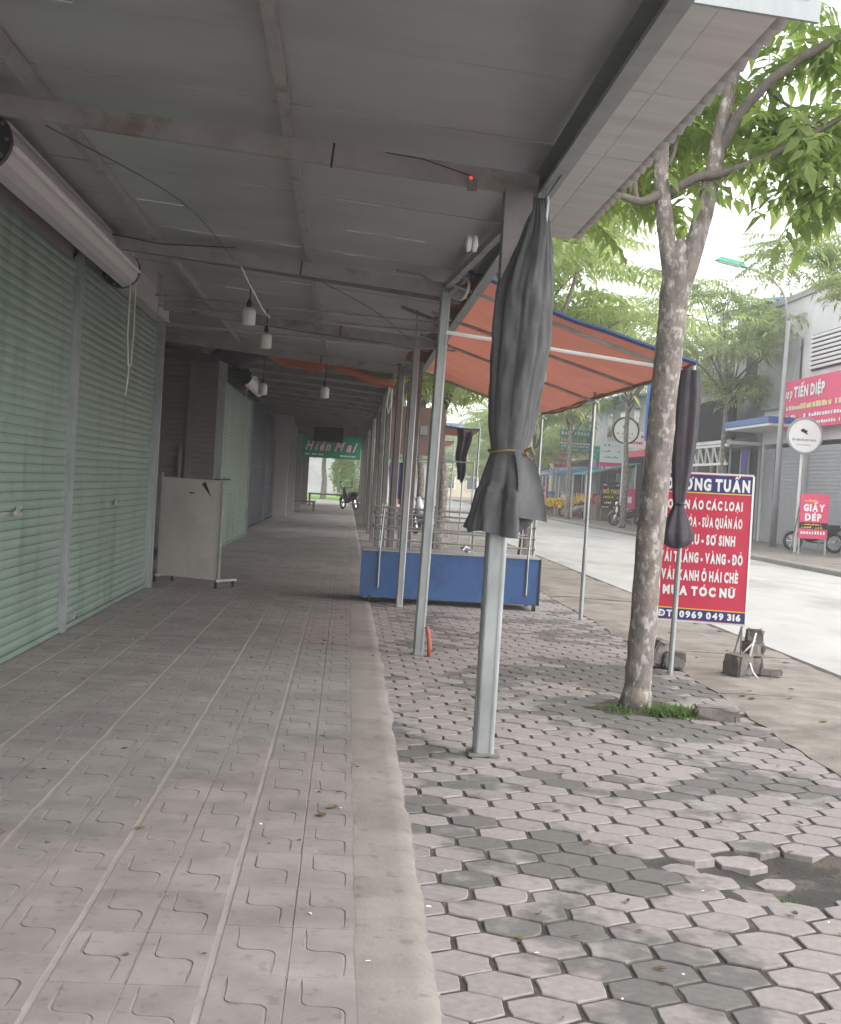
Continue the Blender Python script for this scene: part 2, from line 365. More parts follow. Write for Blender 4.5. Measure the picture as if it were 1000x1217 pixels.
def spline(pts, n=6):
    pts = [Vector(p) for p in pts]; out = []
    for i in range(len(pts) - 1):
        p0 = pts[max(i - 1, 0)]; p1 = pts[i]; p2 = pts[i + 1]; p3 = pts[min(i + 2, len(pts) - 1)]
        for k in range(n):
            t_ = k / n; out.append(.5 * ((2 * p1) + (-p0 + p2) * t_ + (2 * p0 - 5 * p1 + 4 * p2 - p3) * t_ * t_ + (-p0 + 3 * p1 - 3 * p2 + p3) * t_ ** 3))
    out.append(pts[-1]); return out
def nz(x, y=0, z=0): return noise.noise(Vector((x, y, z)))
#@@BODY
# ------------------------------------------------------------------ ground, road, pavements
XW = -2.27                                   # shop-front line
def zc(x): return 3.165 - .08 * x            # underside of the canopy sheet
g = MB(); g.quad((-200, -150, -.16), (250, -150, -.16), (250, 500, -.16), (-200, 500, -.16))
ob('ground', g, 'ground', kind='structure')
g = MB(); grid(g, 8, 120, lambda u, v: (4.2 + 6.25 * u + (.05 * nz(v * 60, 3) if u in (0., 1.) else 0), -25 + 275 * v, -.03 + .05 * math.sin(u * math.pi)))
ob('road', g, 'road', kind='structure', smooth=True)
g = MB(); g.prism([(10.42, -.2), (10.42, .06), (10.46, .085), (10.62, .085), (10.62, -.2)], lambda u, v: (u, -20, v), lambda u, v: (u, 220, v))
ob('kerb', g, 'kerb', kind='structure')
g = MB(); g.box((13.0, 100, -.03), (4.74, 240, .2)); ob('far_pavement', g, 'apron', kind='structure')

PIT = (1.78, 4.98)
def pitd(x, y):                               # depth of the broken hollow
    d = math.hypot((x - PIT[0] - .12) / .60, (y - PIT[1]) / .42) + .25 * nz(x * 5, y * 5)
    return max(0., 1 - d)
bed = MB()
grid(bed, 40, 130, lambda u, v: (.05 + 2.85 * u, 2 + 16 * v, -.0052 + .0045 * nz(u * 30, v * 160) - .048 * min(1, 2.2 * pitd(.05 + 2.85 * u, 2 + 16 * v))))
bed.quad((.05, 18, -.0055), (2.9, 18, -.0055), (2.9, 80, -.0055), (.05, 80, -.0055))
bed.quad((.05, -12, -.0055), (2.9, -12, -.0055), (2.9, 2, -.0055), (.05, 2, -.0055))
sidewalk = ob('sidewalk', bed, 'earth', kind='structure', smooth=True)

def xb(y): return 2.60 + .17 * min(1, max(0, (y - 6) / 4)) + .04 * nz(y * 1.7, 5.5)
PW, PR = .205, .1675
pv = []
def paver_mesh(k):
    rnd = random.Random(k); w, s = PW / 2, PR * 2 / 3 / 1.0
    hx = [(0, s), (w, s / 2), (w, -s / 2), (0, -s), (-w, -s / 2), (-w, s / 2)]
    def sub(f, j):
        out = []
        for i in range(6):
            a = hx[i]; b = hx[(i + 1) % 6]
            out.append((a[0] * f + rnd.uniform(-j, j), a[1] * f + rnd.uniform(-j, j)))
            out.append(((a[0] + b[0]) / 2 * f * 1.004 + rnd.uniform(-j, j), (a[1] + b[1]) / 2 * f * 1.004 + rnd.uniform(-j, j)))
        return out
    top = sub(.886, .0032)
    if k % 3 == 0:
        c_ = rnd.randrange(12); top[c_] = (top[c_][0] * .88, top[c_][1] * .88)
    mid = [(x * 1.035, y * 1.035) for x, y in top]
    n = 12; mb = MB()
    mb.add([(x, y, 0) for x, y in top] + [(x, y, -.003) for x, y in mid] + [(x * 1.01, y * 1.01, -.05) for x, y in mid],
           [tuple(range(n))] + [(i, n + i, n + (i + 1) % n, (i + 1) % n) for i in range(n)] + [(n + i, 2 * n + i, 2 * n + (i + 1) % n, n + (i + 1) % n) for i in range(n)])
    return mb
PV = [paver_mesh(i) for i in range(14)]
PVM = [m.mesh('paver', MAT['paver']) for m in PV]
cells = []
for j in range(-6, 220):
    y = 3.59 + PR * j
    for i in range(-2, 13):
        x = .51 + PW * .5 + PW * i + (PW * .5 if j % 2 else 0)
        yy = y - .035 * (x - .5)
        if x < .30 - .02 or x > xb(yy) + .03: continue
        if math.hypot(x - 2.02, (yy - 8.80) / 1.25) < .30: continue
        cells.append((x, yy))
far = MB(); rnd = random.Random(5)
def vis(c):
    x, y = c
    return 3.25 < y and x < .30 + y * .30
order = sorted([c for c in cells if vis(c)], key=lambda c: c[1])
near = [c for c in order if pitd(*c) <= .18][:300]; nearset = set(near)
for c in cells:
    x, y = c; p = pitd(x, y); k = rnd.randrange(14)
    wob = .003 * nz(x * 2.1, y * 2.1, 2)
    tx, ty = rnd.gauss(0, .005), rnd.gauss(0, .005); rz = rnd.gauss(0, .012) + math.pi * rnd.randrange(2)
    z = wob + rnd.gauss(0, .0011)
    if p > .30: continue
    if p > .0: tx += .05 * (y - PIT[1]) * p * 4; ty += -.05 * (x - PIT[0]) * p * 4; z -= .085 * p; rz += rnd.gauss(0, .05)
    if c in nearset:
        raw('paver', PVM[k], (x, y, z), sidewalk, (tx, ty, rz))
    else:
        q = Euler((tx, ty, rz)).to_matrix(); far.add([q @ v + Vector((x, y, z)) for v in PV[k].v], PV[k].f)
# a few loose or broken pieces lying in the hollow
for (x, y, rz, sc) in ((1.72, 5.02, .3, .8), (1.58, 4.66, 2.1, .6), (1.95, 4.76, .2, .5)):
    raw('paver', PVM[rnd.randrange(8)], (x, y, -.028 - .02 * min(1, pitd(x, y))), sidewalk, (rnd.gauss(0, .12), rnd.gauss(0, .12), rz), (sc, sc * .8, 1))
ob('paver_field', far, 'paverfar', sidewalk, kind='stuff')

# tiled walkway under the canopy
wk = MB(); wk.box((-1.07, 36, -.02), (2.44, 90, .058)); walkway = ob('walkway', wk, 'grout', kind='structure')
TW, TL = .43, .41
def tile_mesh(k, w, l, half):
    rnd = random.Random(40 + k); V = []; Z = []; E = []
    def pt(x, y, z): V.append(Vector((x, y))); Z.append(z); return len(V) - 1
    gw, gd = [(.0058, -.013), (.0050, -.009), (.0055, -.011), (.0042, -.0032), (.0050, -.007)][k % 5]
    hw, hl = w / 2, l / 2
    def groove(path, open_ends=False):
        Lp, Rp, Cp = [], [], []
        for i, p in enumerate(path):
            a = Vector(path[max(i - 1, 0)]); b = Vector(path[min(i + 1, len(path) - 1)]); d = (b - a).normalized(); n = Vector((-d.y, d.x))
            e = 0 if (i in (0, len(path) - 1) and not open_ends) else 1
            c = Vector(p)
            if e:
                Lp.append(pt(*(c + n * gw), 0)); Rp.append(pt(*(c - n * gw), 0)); Cp.append(pt(*c, gd))
            else:
                q = pt(*c, 0); Lp.append(q); Rp.append(q); Cp.append(q)
        for P in (Lp, Rp, Cp):
            for i in range(len(P) - 1):
                if P[i] != P[i + 1]: E.append((P[i], P[i + 1]))
        return Lp, Rp, Cp
    def S_path(xc, yc):
        r = .034; a = .058; h = hl - .004
        p = [(xc - a, yc + h), (xc - a, yc + h * .55), (xc - a, yc + r)]
        for t in (30, 60): p.append((xc - a + r - r * math.cos(R(t)), yc + r - r * math.sin(R(t))))
        p += [(xc - a + r, yc), (xc + a - r, yc)]
        for t in (30, 60): p.append((xc + a - r + r * math.sin(R(t)), yc - r + r * math.cos(R(t))))
        p += [(xc + a, yc - r), (xc + a, yc - h * .55), (xc + a, yc - h)]
        return p
    groove(S_path(-w / 4, rnd.uniform(-.004, .004))); groove(S_path(w / 4, rnd.uniform(-.004, .004)))
    # centre groove runs edge to edge
    a0, b0, c0 = pt(-gw * .8, -hl, 0), pt(gw * .8, -hl, 0), pt(0, -hl, gd); a1, b1, c1 = pt(-gw * .8, hl, 0), pt(gw * .8, hl, 0), pt(0, hl, gd)
    E.extend([(a0, a1), (b0, b1), (c0, c1)])
    q = [pt(-hw, -hl, 0), pt(hw, -hl, 0), pt(hw, hl, 0), pt(-hw, hl, 0)]
    ring = [q[0], a0, c0, b0, q[1], q[2], b1, c1, a1, q[3]]
    for i in range(len(ring)): E.append((ring[i], ring[(i + 1) % len(ring)]))
    vo, eo, fo, ov, oe, of = delaunay_2d_cdt(V, E, [], 0, 1e-5)
    zz = [Z[o[0]] if o else 0 for o in ov]
    gfaces = [min(zz[i] for i in f) < -.002 for f in fo]
    mb = MB(); mb.add([(v.x, v.y, z) for v, z in zip(vo, zz)], [tuple(f) for f in fo])
    o = len(mb.v); loop = [(-hw, -hl), (hw, -hl), (hw, hl), (-hw, hl)]
    mb.add([(x, y, 0) for x, y in loop] + [(x, y, -.02) for x, y in loop], [(i, (i + 1) % 4, 4 + (i + 1) % 4, 4 + i) for i in range(4)])
    me = bpy.data.meshes.new('tile'); me.from_pydata([tuple(v) for v in mb.v], [], mb.f)
    for p in me.polygons:
        if p.normal.z < -.1: p.flip()
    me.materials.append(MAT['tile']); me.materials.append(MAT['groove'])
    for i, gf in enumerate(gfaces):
        if gf: me.polygons[i].material_index = 1  # groove faces get a darker tone than the tile face
    me.update(); return me, mb
TM = [tile_mesh(k, TW - .022, TL - .003, False) for k in range(5)]
TS = tile_mesh(9, .265 - .016, TL - .006, True)[0] if False else None
ZT = .012
tl = []
for cidx in range(6):
    xcn = .125 - TW * (cidx + .5)
    off = [.10, .0, .21, .07, .30, .16][cidx] + .0
    for j in range(170):
        y = 2.6 + off + TL * j
        if xcn - TW / 2 < XW - .20: continue
        tl.append((xcn, y, cidx))
tvis = sorted([t for t in tl if t[1] > 3.3 and t[0] > -.10 - t[1] * .26], key=lambda t: t[1])[:300]; tset = set(tvis)
tf = MB(); rnd = random.Random(8)
for t in tl:
    x, y, c = t
    if t in tset:
        raw('tile', TM[rnd.randrange(5)][0], (x + rnd.gauss(0, .001), y, ZT + rnd.gauss(0, .0004)), walkway, (rnd.gauss(0, .0009), rnd.gauss(0, .0009), rnd.gauss(0, .001)))
    else:
        tf.box((x, y, ZT - .008 + rnd.gauss(0, .001)), (TW - .016, TL - .006, .016))
ob('tile_field', tf, 'tilefar', walkway, kind='stuff')
# cement strip with a ragged outer edge
cs = MB()
def strip(u, v):
    y = 1 + 74 * v * v
    xr = .335 + .022 * nz(y * 2.3, 1.1) + .012 * nz(y * 9, 4.2) + .02 * min(1, max(0, (y - 3.5) / 5))
    xl = .104 + .008 * nz(y * 3.1, 6.6)
    x = xl + (xr - xl) * u
    return (x, y, (ZT + .0006) if u == 0 else (.0155 + .0015 * nz(x * 6, y * 3) if u < .999 else -.004))
grid(cs, 6, 420, strip)
ob('cement_strip', cs, 'cement', kind='structure', smooth=True)
# rough concrete apron between pavers and road, cast in slabs
ab = MB(); ab.box((3.55, 34, -.075), (1.5, 100, .1)); apron = ob('apron', ab, 'earth', kind='structure')
y = 1.0; rnd = random.Random(21)
while y < 74:
    L = rnd.uniform(2.2, 3.6); y1 = y + L - rnd.uniform(.015, .05); z0 = rnd.uniform(-.004, .012)
    sb = MB(); yy0 = y
    def top(u, v):
        Y = yy0 + (y1 - yy0) * v; x0 = xb(Y) + .01 + .05 * nz(Y * 3.1, 9) ; x1 = 4.18 + .05 * nz(Y * 1.9, 2)
        return (x0 + (x1 - x0) * u, Y + (.03 * nz(u * 6, yy0) if v in (0., 1.) else 0), .018 + z0 + .012 * nz(u * 3.5, Y * 1.8) - .032 * u - (.018 + z0 - .003 if u == 0 else (.008 if u < .1 else 0)))
    nx, ny = 12, 22; grid(sb, nx, ny, top)
    rim = [i for i in range(nx + 1)] + [(j + 1) * (nx + 1) + nx for j in range(ny)] + [ny * (nx + 1) + i for i in range(nx - 1, -1, -1)] + [j * (nx + 1) for j in range(ny - 1, 0, -1)]
    o = len(sb.v); sb.v += [sb.v[i] + Vector((0, 0, -.06)) for i in rim]
    for i in range(len(rim)): k = (i + 1) % len(rim); sb.f.append((rim[i], rim[k], o + k, o + i))
    ob('slab', sb, 'apron', apron); y += L

# ------------------------------------------------------------------ canopy over the walkway
canopy = thing('canopy', 'long grey steel canopy with a sheet ceiling over the tiled walkway', 'canopy', (.7, 7, 0))
rnd = random.Random(3); y = 2.5; k = 0
XL = -4.9
while y < 19.4:
    L = 1.02; p = MB(); dz = .004 * (k % 2)
    xr = .93
    n = 10
    for i in range(n):
        xa = XL + (xr - XL) * i / n; xc_ = XL + (xr - XL) * (i + 1) / n
        p.quad((xa, y, zc(xa) + dz), (xc_, y, zc(xc_) + dz), (xc_, y + L - .004, zc(xc_) + dz + .002), (xa, y + L - .004, zc(xa) + dz + .002))
    q = MB(); q.v = p.v + [v + Vector((0, 0, .03)) for v in p.v]; nn = len(p.v); q.f = p.f + [tuple(i + nn for i in f) for f in p.f]
    q.add([(XL, y, zc(XL) + dz), (xr, y, zc(xr) + dz), (xr, y, zc(xr) + .03), (XL, y, zc(XL) + .03)], [(0, 1, 2, 3)])
    q.add([(XL, y + L - .004, zc(XL) + dz), (xr, y + L - .004, zc(xr) + dz), (xr, y + L - .004, zc(xr) + .03), (XL, y + L - .004, zc(XL) + .03)], [(0, 1, 2, 3)])
    ob('ceiling_panel', q, 'ceil', canopy)
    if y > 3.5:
        tp = MB(); x = -2.0 + rnd.random()  # pale dashes stand in for light glinting at the panel seams
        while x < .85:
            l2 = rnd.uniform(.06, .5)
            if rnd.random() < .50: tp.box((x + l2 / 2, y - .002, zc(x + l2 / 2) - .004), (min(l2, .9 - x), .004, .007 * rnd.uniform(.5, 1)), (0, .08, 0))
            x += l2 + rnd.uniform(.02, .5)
        if tp.v: ob('seam_glint', tp, 'glint', canopy, kind='stuff')
    y += L; k += 1
# outer eave: lighter sheets, ribbed outer edge
y = 4.45
for i in range(4):
    p = MB(); L = 1.08
    for (xa, xc_) in ((.985, 1.16), (1.168, 1.36)):
        p.add([(xa, y, zc(xa) - .012), (xc_, y, zc(xc_) - .012), (xc_, y + L - .006, zc(xc_) - .010), (xa, y + L - .006, zc(xa) - .010),
               (xa, y, zc(xa) + .02), (xc_, y, zc(xc_) + .02), (xc_, y + L - .006, zc(xc_) + .02), (xa, y + L - .006, zc(xa) + .02)],
              [(0, 1, 2, 3), (4, 5, 6, 7), (0, 1, 5, 4), (1, 2, 6, 5), (2, 3, 7, 6), (3, 0, 4, 7)])
    ob('eave_panel', p, 'eave', canopy); y += L
rib = MB(); nseg = 160
for i in range(nseg + 1):
    yy = 4.4 + 4.42 * i / nseg; dz = .012 * math.sin(i * 1.1)
    rib.v += [Vector((1.35, yy, zc(1.35) + .022 + dz)), Vector((1.43, yy, zc(1.43) + .018 + dz)), Vector((1.43, yy, zc(1.43) + .026 + dz)), Vector((1.35, yy, zc(1.35) + .03 + dz))]
for i in range(nseg):
    for c in range(4): rib.f.append((i * 4 + c, i * 4 + (c + 1) % 4, (i + 1) * 4 + (c + 1) % 4, (i + 1) * 4 + c))
ob('roof_edge', rib, 'beam', canopy, smooth=True)
p = MB(); p.box((1.08, 4.415, zc(1.08) - .012), (.78, .02, .075), (0, .08, 0)); ob('end_flashing', p, 'steel', canopy)
# purlins running away from the camera, the heavy edge beam and the cross beams
def cpurlin(name, x, y0, y1, w, h, zt, mat):
    a = MB(); t = .004; z0 = zt - h
    a.box((x, (y0 + y1) / 2, zt - t / 2), (w, y1 - y0, t)); a.box((x, (y0 + y1) / 2, z0 + t / 2), (w, y1 - y0, t))
    a.box((x + w / 2 - t / 2, (y0 + y1) / 2, (zt + z0) / 2), (t, y1 - y0 - .002, h - 2 * t)); a.box((x - w / 2 + t / 2, (y0 + y1) / 2, z0 + t + .008), (t, y1 - y0 - .002, .016))
    return ob(name, a, mat, canopy)
cpurlin('purlin', -.40, 2.5, 19.2, .05, .055, zc(-.40) - .003, 'beam'); cpurlin('purlin', -1.66, 2.5, 19.2, .055, .06, zc(-1.66) - .003, 'beam')
cpurlin('purlin', -3.2, 2.5, 19.2, .055, .06, zc(-3.2) - .003, 'beam')
cpurlin('edge_beam', .945, 2.5, 19.3, .075, .15, zc(.945) - .004, 'steel')
POSTS = [7.0, 11.0, 15.2, 19.3, 23.4, 27.4, 31.5, 35.6, 39.6, 43.8, 47.8, 52, 56, 60, 64, 68]
def zbm(x): return zc(x) - .062
for i, py in enumerate([2.9] + POSTS[:4]):
    b = MB(); hb = .105
    b.bar((-4.8, py, zbm(-4.8) - hb / 2), (.90, py, zbm(.90) - hb / 2), .055, hb); cb = ob('cross_beam', b, 'beam', canopy)
    if py > 5:
        d = MB(); xx = -.47 + .3 * (i % 2)
        d.box((xx, py, zbm(xx) - hb / 2), (.012, .062, hb + .012), (0, .08, 0)); ob('clamp_band', d, 'black', cb)
# a second, rusty angle bar runs beside the beams
for py in (11.25, 15.5):
    b = MB(); b.bar((-2.1, py, zbm(-2.1) - .06), (.86, py, zbm(.86) - .10), .03, .035); ob('angle_bar', b, 'steeldark', canopy)
def post(x, y, wd, top, lean=0, mat='steel', head=False):
    m = MB(); c = .012; wv = wd / 2; P = []
    prof = [(-wv, -wv + c), (-wv + c, -wv), (wv - c, -wv), (wv, -wv + c), (wv, wv), (-wv, wv)]
    m.prism(prof, lambda u, v: (x + u, y + v, .0), lambda u, v: (x + u + lean, y + v, top))
    o = ob('post', m, mat, canopy)
    lip = MB()
    for s in (-1, 1): lip.bar((x + s * wd * .30, y - wv - .002, .02), (x + s * wd * .30 + lean, y - wv - .002, top - .01), .006, .004, up=(0, 1, 0))
    ob('post_seam', lip, mat, o)
    return o
mp = post(.79, 7.0, .105, 2.93, .012)
m = MB(); m.box((.80, 7.0, 2.62), (.145, .135, .66)); ob('post_sleeve', m, 'steeldark', canopy)
pl = MB(); pl.box((.79, 7.0, .012), (.16, .16, .014)); ob('base_plate', pl, 'steeldark', canopy)
post(.66, 11.0, .085, 3.0, .055); post(.665, 15.2, .08, 3.02, .03)
for py in POSTS[3:]: post(.66 + rnd.uniform(-.03, .03), py, .10, 3.05, rnd.uniform(-.02, .03), 'steeldark')
for py in (17.2, 21.5, 25.6): post(.86 + rnd.uniform(-.05, .05), py, .07, 2.95, .03, 'steeldark')
# brackets at the second post head
b = MB(); b.tube([(.72, 11.0, 2.98), (.50, 11.0, 3.10), (.3, 11.0, 3.12)], .012, 6); b.tube([(.72, 11, 2.95), (.86, 10.6, 3.05)], .02, 6); ob('bracket', b, 'steel', canopy)
b = MB(); b.tube([(.70, 11.0, 2.72), (.44, 13.1, 3.10)], .018, 6); ob('brace', b, 'beam', canopy)
b = MB(); b.bar((.94, 7.15, 2.98), (.72, 10.9, 3.02), .05, .05); ob('brace', b, 'beam', canopy)
# far part of the roof: corrugated sheets on close purlins
roof = MB(); n = 150
for j in range(n + 1):
    yy = 19.6 + 53 * j / n
    for i, x in enumerate((-5.2, -2.4, -.6, 1.1)): roof.v.append(Vector((x, yy, 3.30 - .07 * x + .018 * (j % 2))))
for j in range(n):
    for i in range(3): roof.f.append((j * 4 + i, j * 4 + i + 1, (j + 1) * 4 + i + 1, (j + 1) * 4 + i))
ob('roof_sheet', roof, 'corr', canopy)
for j in range(26):
    yy = 20.3 + 2.05 * j; b = MB(); b.bar((-2.5, yy, 3.39), (1.05, yy, 3.15), .05, .09); ob('cross_beam', b, 'steeldark', canopy)
b = MB(); b.bar((.66, 19.4, 3.12), (.66, 72, 3.12), .06, .09); ob('edge_beam', b, 'steeldark', canopy)
# thin hanging rails across the walkway
for (py, zl, zr) in ((13.3, 3.09, 2.99), (13.5, 3.01, 2.92), (13.4, 2.83, 2.74)):
    m = MB(); m.tube([(-1.97, py, zl), (1.0, py, zr)], .011, 6); m.tube([(-1.95, py, zl), (-1.95, py, zc(-1.95))], .006, 5); m.tube([(.6, py, zr), (.6, py, zc(.6))], .006, 5); ob('hanging_rail', m, 'steel', canopy)

# ------------------------------------------------------------------ shop row on the left
shop = thing('shop_row', 'low row of shuttered shops along the left of the walkway', 'building', (-3.5, 30, 0))
def wallbox(name, x0, x1, y0, y1, z0, z1, mat):
    m = MB(); m.box(((x0 + x1) / 2, (y0 + y1) / 2, (z0 + z1) / 2), (x1 - x0, y1 - y0, z1 - z0)); return ob(name, m, mat, shop)
wallbox('wall', -5.2, -5.0, -6, 74, 0, 3.9, 'darkwall'); wallbox('lintel', -2.45, -2.31, 2, 15.74, 3.02, 3.34, 'wall')
wallbox('partition', -5.0, -2.28, 15.78, 15.9, 0, 3.4, 'darkwall'); wallbox('partition', -5.0, -2.32, 23.70, 23.82, 0, 3.5, 'darkwall')
wallbox('pillar', -2.42, -2.30, 6.6, 6.68, 0, 3.3, 'wall'); wallbox('partition', -5.0, -2.4, 30.7, 31.0, 0, 3.5, 'wall')
def slat_mesh(L, pitch, mat, axis='y'):
    prof = []
    n = 6
    for i in range(n + 1):
        t = i / n; prof.append((.0062 * math.sin(math.pi * t) ** .8, pitch * (.02 + .90 * t)))
    prof += [(.001, pitch * .985), (-.004, pitch * .985), (-.004, pitch * .02)]
    m = MB(); m.prism(prof, lambda u, v: (u, -L / 2, v), lambda u, v: (u, L / 2, v)); return m.mesh('slat', mat)
def shutter(label, x, y0, y1, h, mat, pitch=.066, group='roller shutters along the left of the walkway', slats=True, rail=True, rot=0, cx=None):
    yc = (y0 + y1) / 2
    t = thing('roller_shutter', label, 'shutter', (x, yc, .02), group)
    me = slat_mesh(y1 - y0 - .10, pitch, MAT[mat])
    k = 0; z = .06
    if slats:
        while z < h - pitch * .5:
            raw('slat', me, (x - .012 + random.gauss(0, .0006), yc, z), t); z += pitch
    else:
        m = MB()
        while z < h - pitch * .5:
            o = len(m.v); m.v += [Vector(v.co) + Vector((x - .012, yc, z)) for v in me.vertices]; m.f += [tuple(i + o for i in p.vertices) for p in me.polygons]; z += pitch
        ob('slat_curtain', m, mat, t, kind='stuff')
    b = MB(); b.box((x - .005, yc, .042), (.035, y1 - y0 - .10, .036)); ob('bottom_bar', b, mat, t)
    if rail:
        for yy in (y0 + .025, y1 - .025):
            r = MB(); r.box((x + .002, yy, h / 2 + .02), (.055, .05, h)); r.box((x + .034, yy, h / 2 + .02), (.010, .028, h - .004)); ob('guide_rail', r, 'steel', t)
    return t
s1 = shutter('green roller shutter nearest the camera under the long roller housing', XW, 6.7, 11.09, 3.05, 'green')
s2 = shutter('second green roller shutter from the camera, left of the white board', XW, 11.11, 15.72, 3.16, 'green')
for s, yy in ((s1, 9.45), (s2, 13.42)):
    m = MB(); m.box((XW + .018, yy, 1.05), (.03, .07, .055)); m.box((XW + .028, yy - .11, 1.04), (.012, .10, .035)); lk = ob('lock', m, 'chrome', s)
    m = MB(); m.box((XW + .034, yy + .012, 1.055), (.006, .022, .024)); ob('keyhole', m, 'black', lk)
m = MB(); m.tube([(XW + .03, 11.45, .10), (XW + .05, 11.5, .13), (XW + .04, 11.56, .09)], .006, 6); ob('handle', m, 'chrome', s2)
# roller housing over the first shutter
def housing(label, y0, y1, xc_, zc_, r, mat, group='roller housings above the shutters'):
    t = thing('roller_housing', label, 'housing', (xc_, (y0 + y1) / 2, zc_ - r), group)
    prof = [(r * math.cos(R(a)) * (1.0 if a % 90 else .98), r * math.sin(R(a))) for a in range(-80, 200, 20)]
    m = MB(); m.prism(prof, lambda u, v: (xc_ + u, y0 + .03, zc_ + v), lambda u, v: (xc_ + u, y1 - .03, zc_ + v)); bd = ob('casing', m, mat, t, smooth=False)
    l = MB(); l.bar((xc_ + r * 1.0, y0 + .05, zc_ - r * .12), (xc_ + r * 1.0, y1 - .05, zc_ - r * .12), .03, .02); ob('casing_lip_highlight', l, 'rollhi', t)  # near-white lip bar, the edge highlight painted into its colour
    l = MB(); l.bar((xc_ + r * .70, y0 + .05, zc_ + r * .72), (xc_ + r * .70, y1 - .05, zc_ + r * .72), .02, .02); ob('casing_rib', l, mat, t)
    for ye in (y0, y1):
        e = MB(); e.lathe([(r * 1.03, -.035), (r * 1.03, .02), (r * .8, .035), (r * .8, .0), (r * .3, .0), (r * .3, .05), (.02, .05)], (xc_, ye, zc_), 22, 'Y'); ec = ob('end_cap', e, 'black', t)
        k = MB()
        for a in range(0, 360, 36): k.box((xc_ + r * .9 * math.cos(R(a)), ye - .04, zc_ + r * .9 * math.sin(R(a))), (.022, .02, .022), (0, -R(a), 0))
        ob('sprocket_tooth_ring', k, 'steeldark', ec, kind='stuff')
    return t
hs1 = housing('long mauve grey roller housing with black toothed end at upper left', 7.6, 12.2, -2.12, 3.155, .165, 'roll')
cordm = MB(); cordm.tube([(-1.98, 11.9, 3.0), (-1.985, 11.92, 2.55), (-1.97, 11.94, 2.28), (-1.955, 11.98, 2.28), (-1.95, 12.02, 2.6), (-1.96, 12.05, 3.02)], .006, 5)
cordm.tube([(-1.965, 11.95, 2.30), (-1.97, 11.95, 2.15), (-1.985, 11.96, 2.02)], .006, 5)
ob('pull_cord', cordm, 'string', label='pale pull cord loop hanging from the end of the roller housing', cat='cord')
m = MB(); m.box((-2.20, 13.95, 3.20), (.10, 3.4, .30)); m.box((-2.13, 13.95, 3.06), (.04, 3.4, .03)); ob('cover_panel', m, 'roll', shop)
wallbox('door_post', -2.30, -2.20, 15.74, 15.80, 0, 3.34, 'steel')
# recessed bay: grey slatted shutter that faces the camera
t = thing('sliding_shutter', 'dull grey slatted shutter facing the camera in the recess behind the white board', 'shutter', (-3.3, 23.6, 0))
me = slat_mesh(2.0, .094, MAT['greyslat'])
for k in range(35): raw('slat', me, (-3.34, 23.62, .03 + .094 * k), t, (0, 0, -math.pi / 2))
for xx in (-2.78, -4.32):
    m = MB(); m.box((xx, 23.57, 1.66), (.10, .06, 3.3)); ob('post', m, 'greyslat', t)
m = MB(); m.box((-2.92, 23.55, 1.55), (.06, .05, .5)); m.box((-2.92, 23.53, 1.45), (.03, .03, .6)); ob('latch_bar', m, 'steeldark', t)
wallbox('pillar', -2.34, -2.20, 23.66, 23.78, 0, 3.4, 'steel')
s3 = shutter('green roller shutter beyond the white board, third along the walkway', -2.24, 23.82, 30.6, 3.06, 'green', slats=True)
housing('white roller housing hanging at a slant above the third green shutter', 26.2, 30.2, -2.12, 3.28, .17, 'rollhi')
# navy sheet wall with frame grid, then pale shutters and pillars to the far end
t = thing('sheet_wall', 'dark navy sheet partition with a thin bar grid beyond the green shutters', 'partition', (-2.5, 38, 0))
m = MB(); m.box((-2.55, 38.5, 1.65), (.05, 14.6, 3.3)); ob('sheet', m, 'navy', t)
for zz in (.1, 1.0, 1.62, 2.3, 2.75):
    m = MB(); m.box((-2.50, 38.5, zz), (.03, 14.5, .03)); ob('bar', m, 'signnavy', t)
for yy in (34.5, 40.5, 45.6):
    m = MB(); m.box((-2.48, yy, 1.6), (.05, .06, 3.2)); ob('upright', m, 'steeldark', t)
pals = ['pale grey roller shutter just past the navy partition', 'silver roller shutter between the last pillars of the walkway', 'farthest roller shutter before the bright end of the walkway']
for k, (a, b) in enumerate(((46.6, 52.2), (53.4, 59.6), (61, 70))):
    shutter(pals[k], -2.40 - .05 * k, a, b, 3.0, 'tin', slats=False)
for yy in (46.2, 52.8, 60.3, 70.5): wallbox('pillar', -2.55, -2.05, yy, yy + .45, 0, 3.5, 'wall')
for k, (yy, z0, z1, x0, x1, mt) in enumerate(((44.8, 2.55, 3.45, -2.5, -1.85, 'wall'),)):
    m = MB(); m.box(((x0 + x1) / 2, yy, (z0 + z1) / 2), (x1 - x0, .12, z1 - z0)); m.tube([(x0 + .1, yy, z1), (x0 + .1, yy, 3.5)], .01, 5)
    ob('hanging_banner', m, mt, label='grey panel hung from the canopy above the navy partition', cat='panel')
# ------------------------------------------------------------------ things on and beside the walkway
# white board on castors
t = thing('display_board', 'plain off-white upright board on castors beside the second green shutter', 'board', (-1.86, 16.45, 0))
A = Vector((-2.26, 16.68, 0)); B = Vector((-1.47, 16.22, 0)); d = (B - A).normalized(); nrm = Vector((d.y, -d.x, 0))
def along(u, z, off=0): return A + (B - A) * u + Vector((0, 0, z)) + nrm * off
m = MB(); c = (along(.5, .70)); m.box(c, ((B - A).length, .022, 1.20), Matrix.Rotation(math.atan2(d.y, d.x), 3, 'Z')); ob('panel', m, 'whiteboard', t)
for u in (0.0, 1.0):
    m = MB(); m.bar(along(u, .07, .0), along(u, 1.34 if u else 1.36, .0), .026, .026); ob('upright', m, 'steel', t)
    for off in (.05, -.30):
        m = MB(); p = along(u, .045, off); m.lathe([(.012, -.018), (.042, -.016), (.042, .016), (.012, .018)], p, 12, 'X'); ob('castor', m, 'black', t)
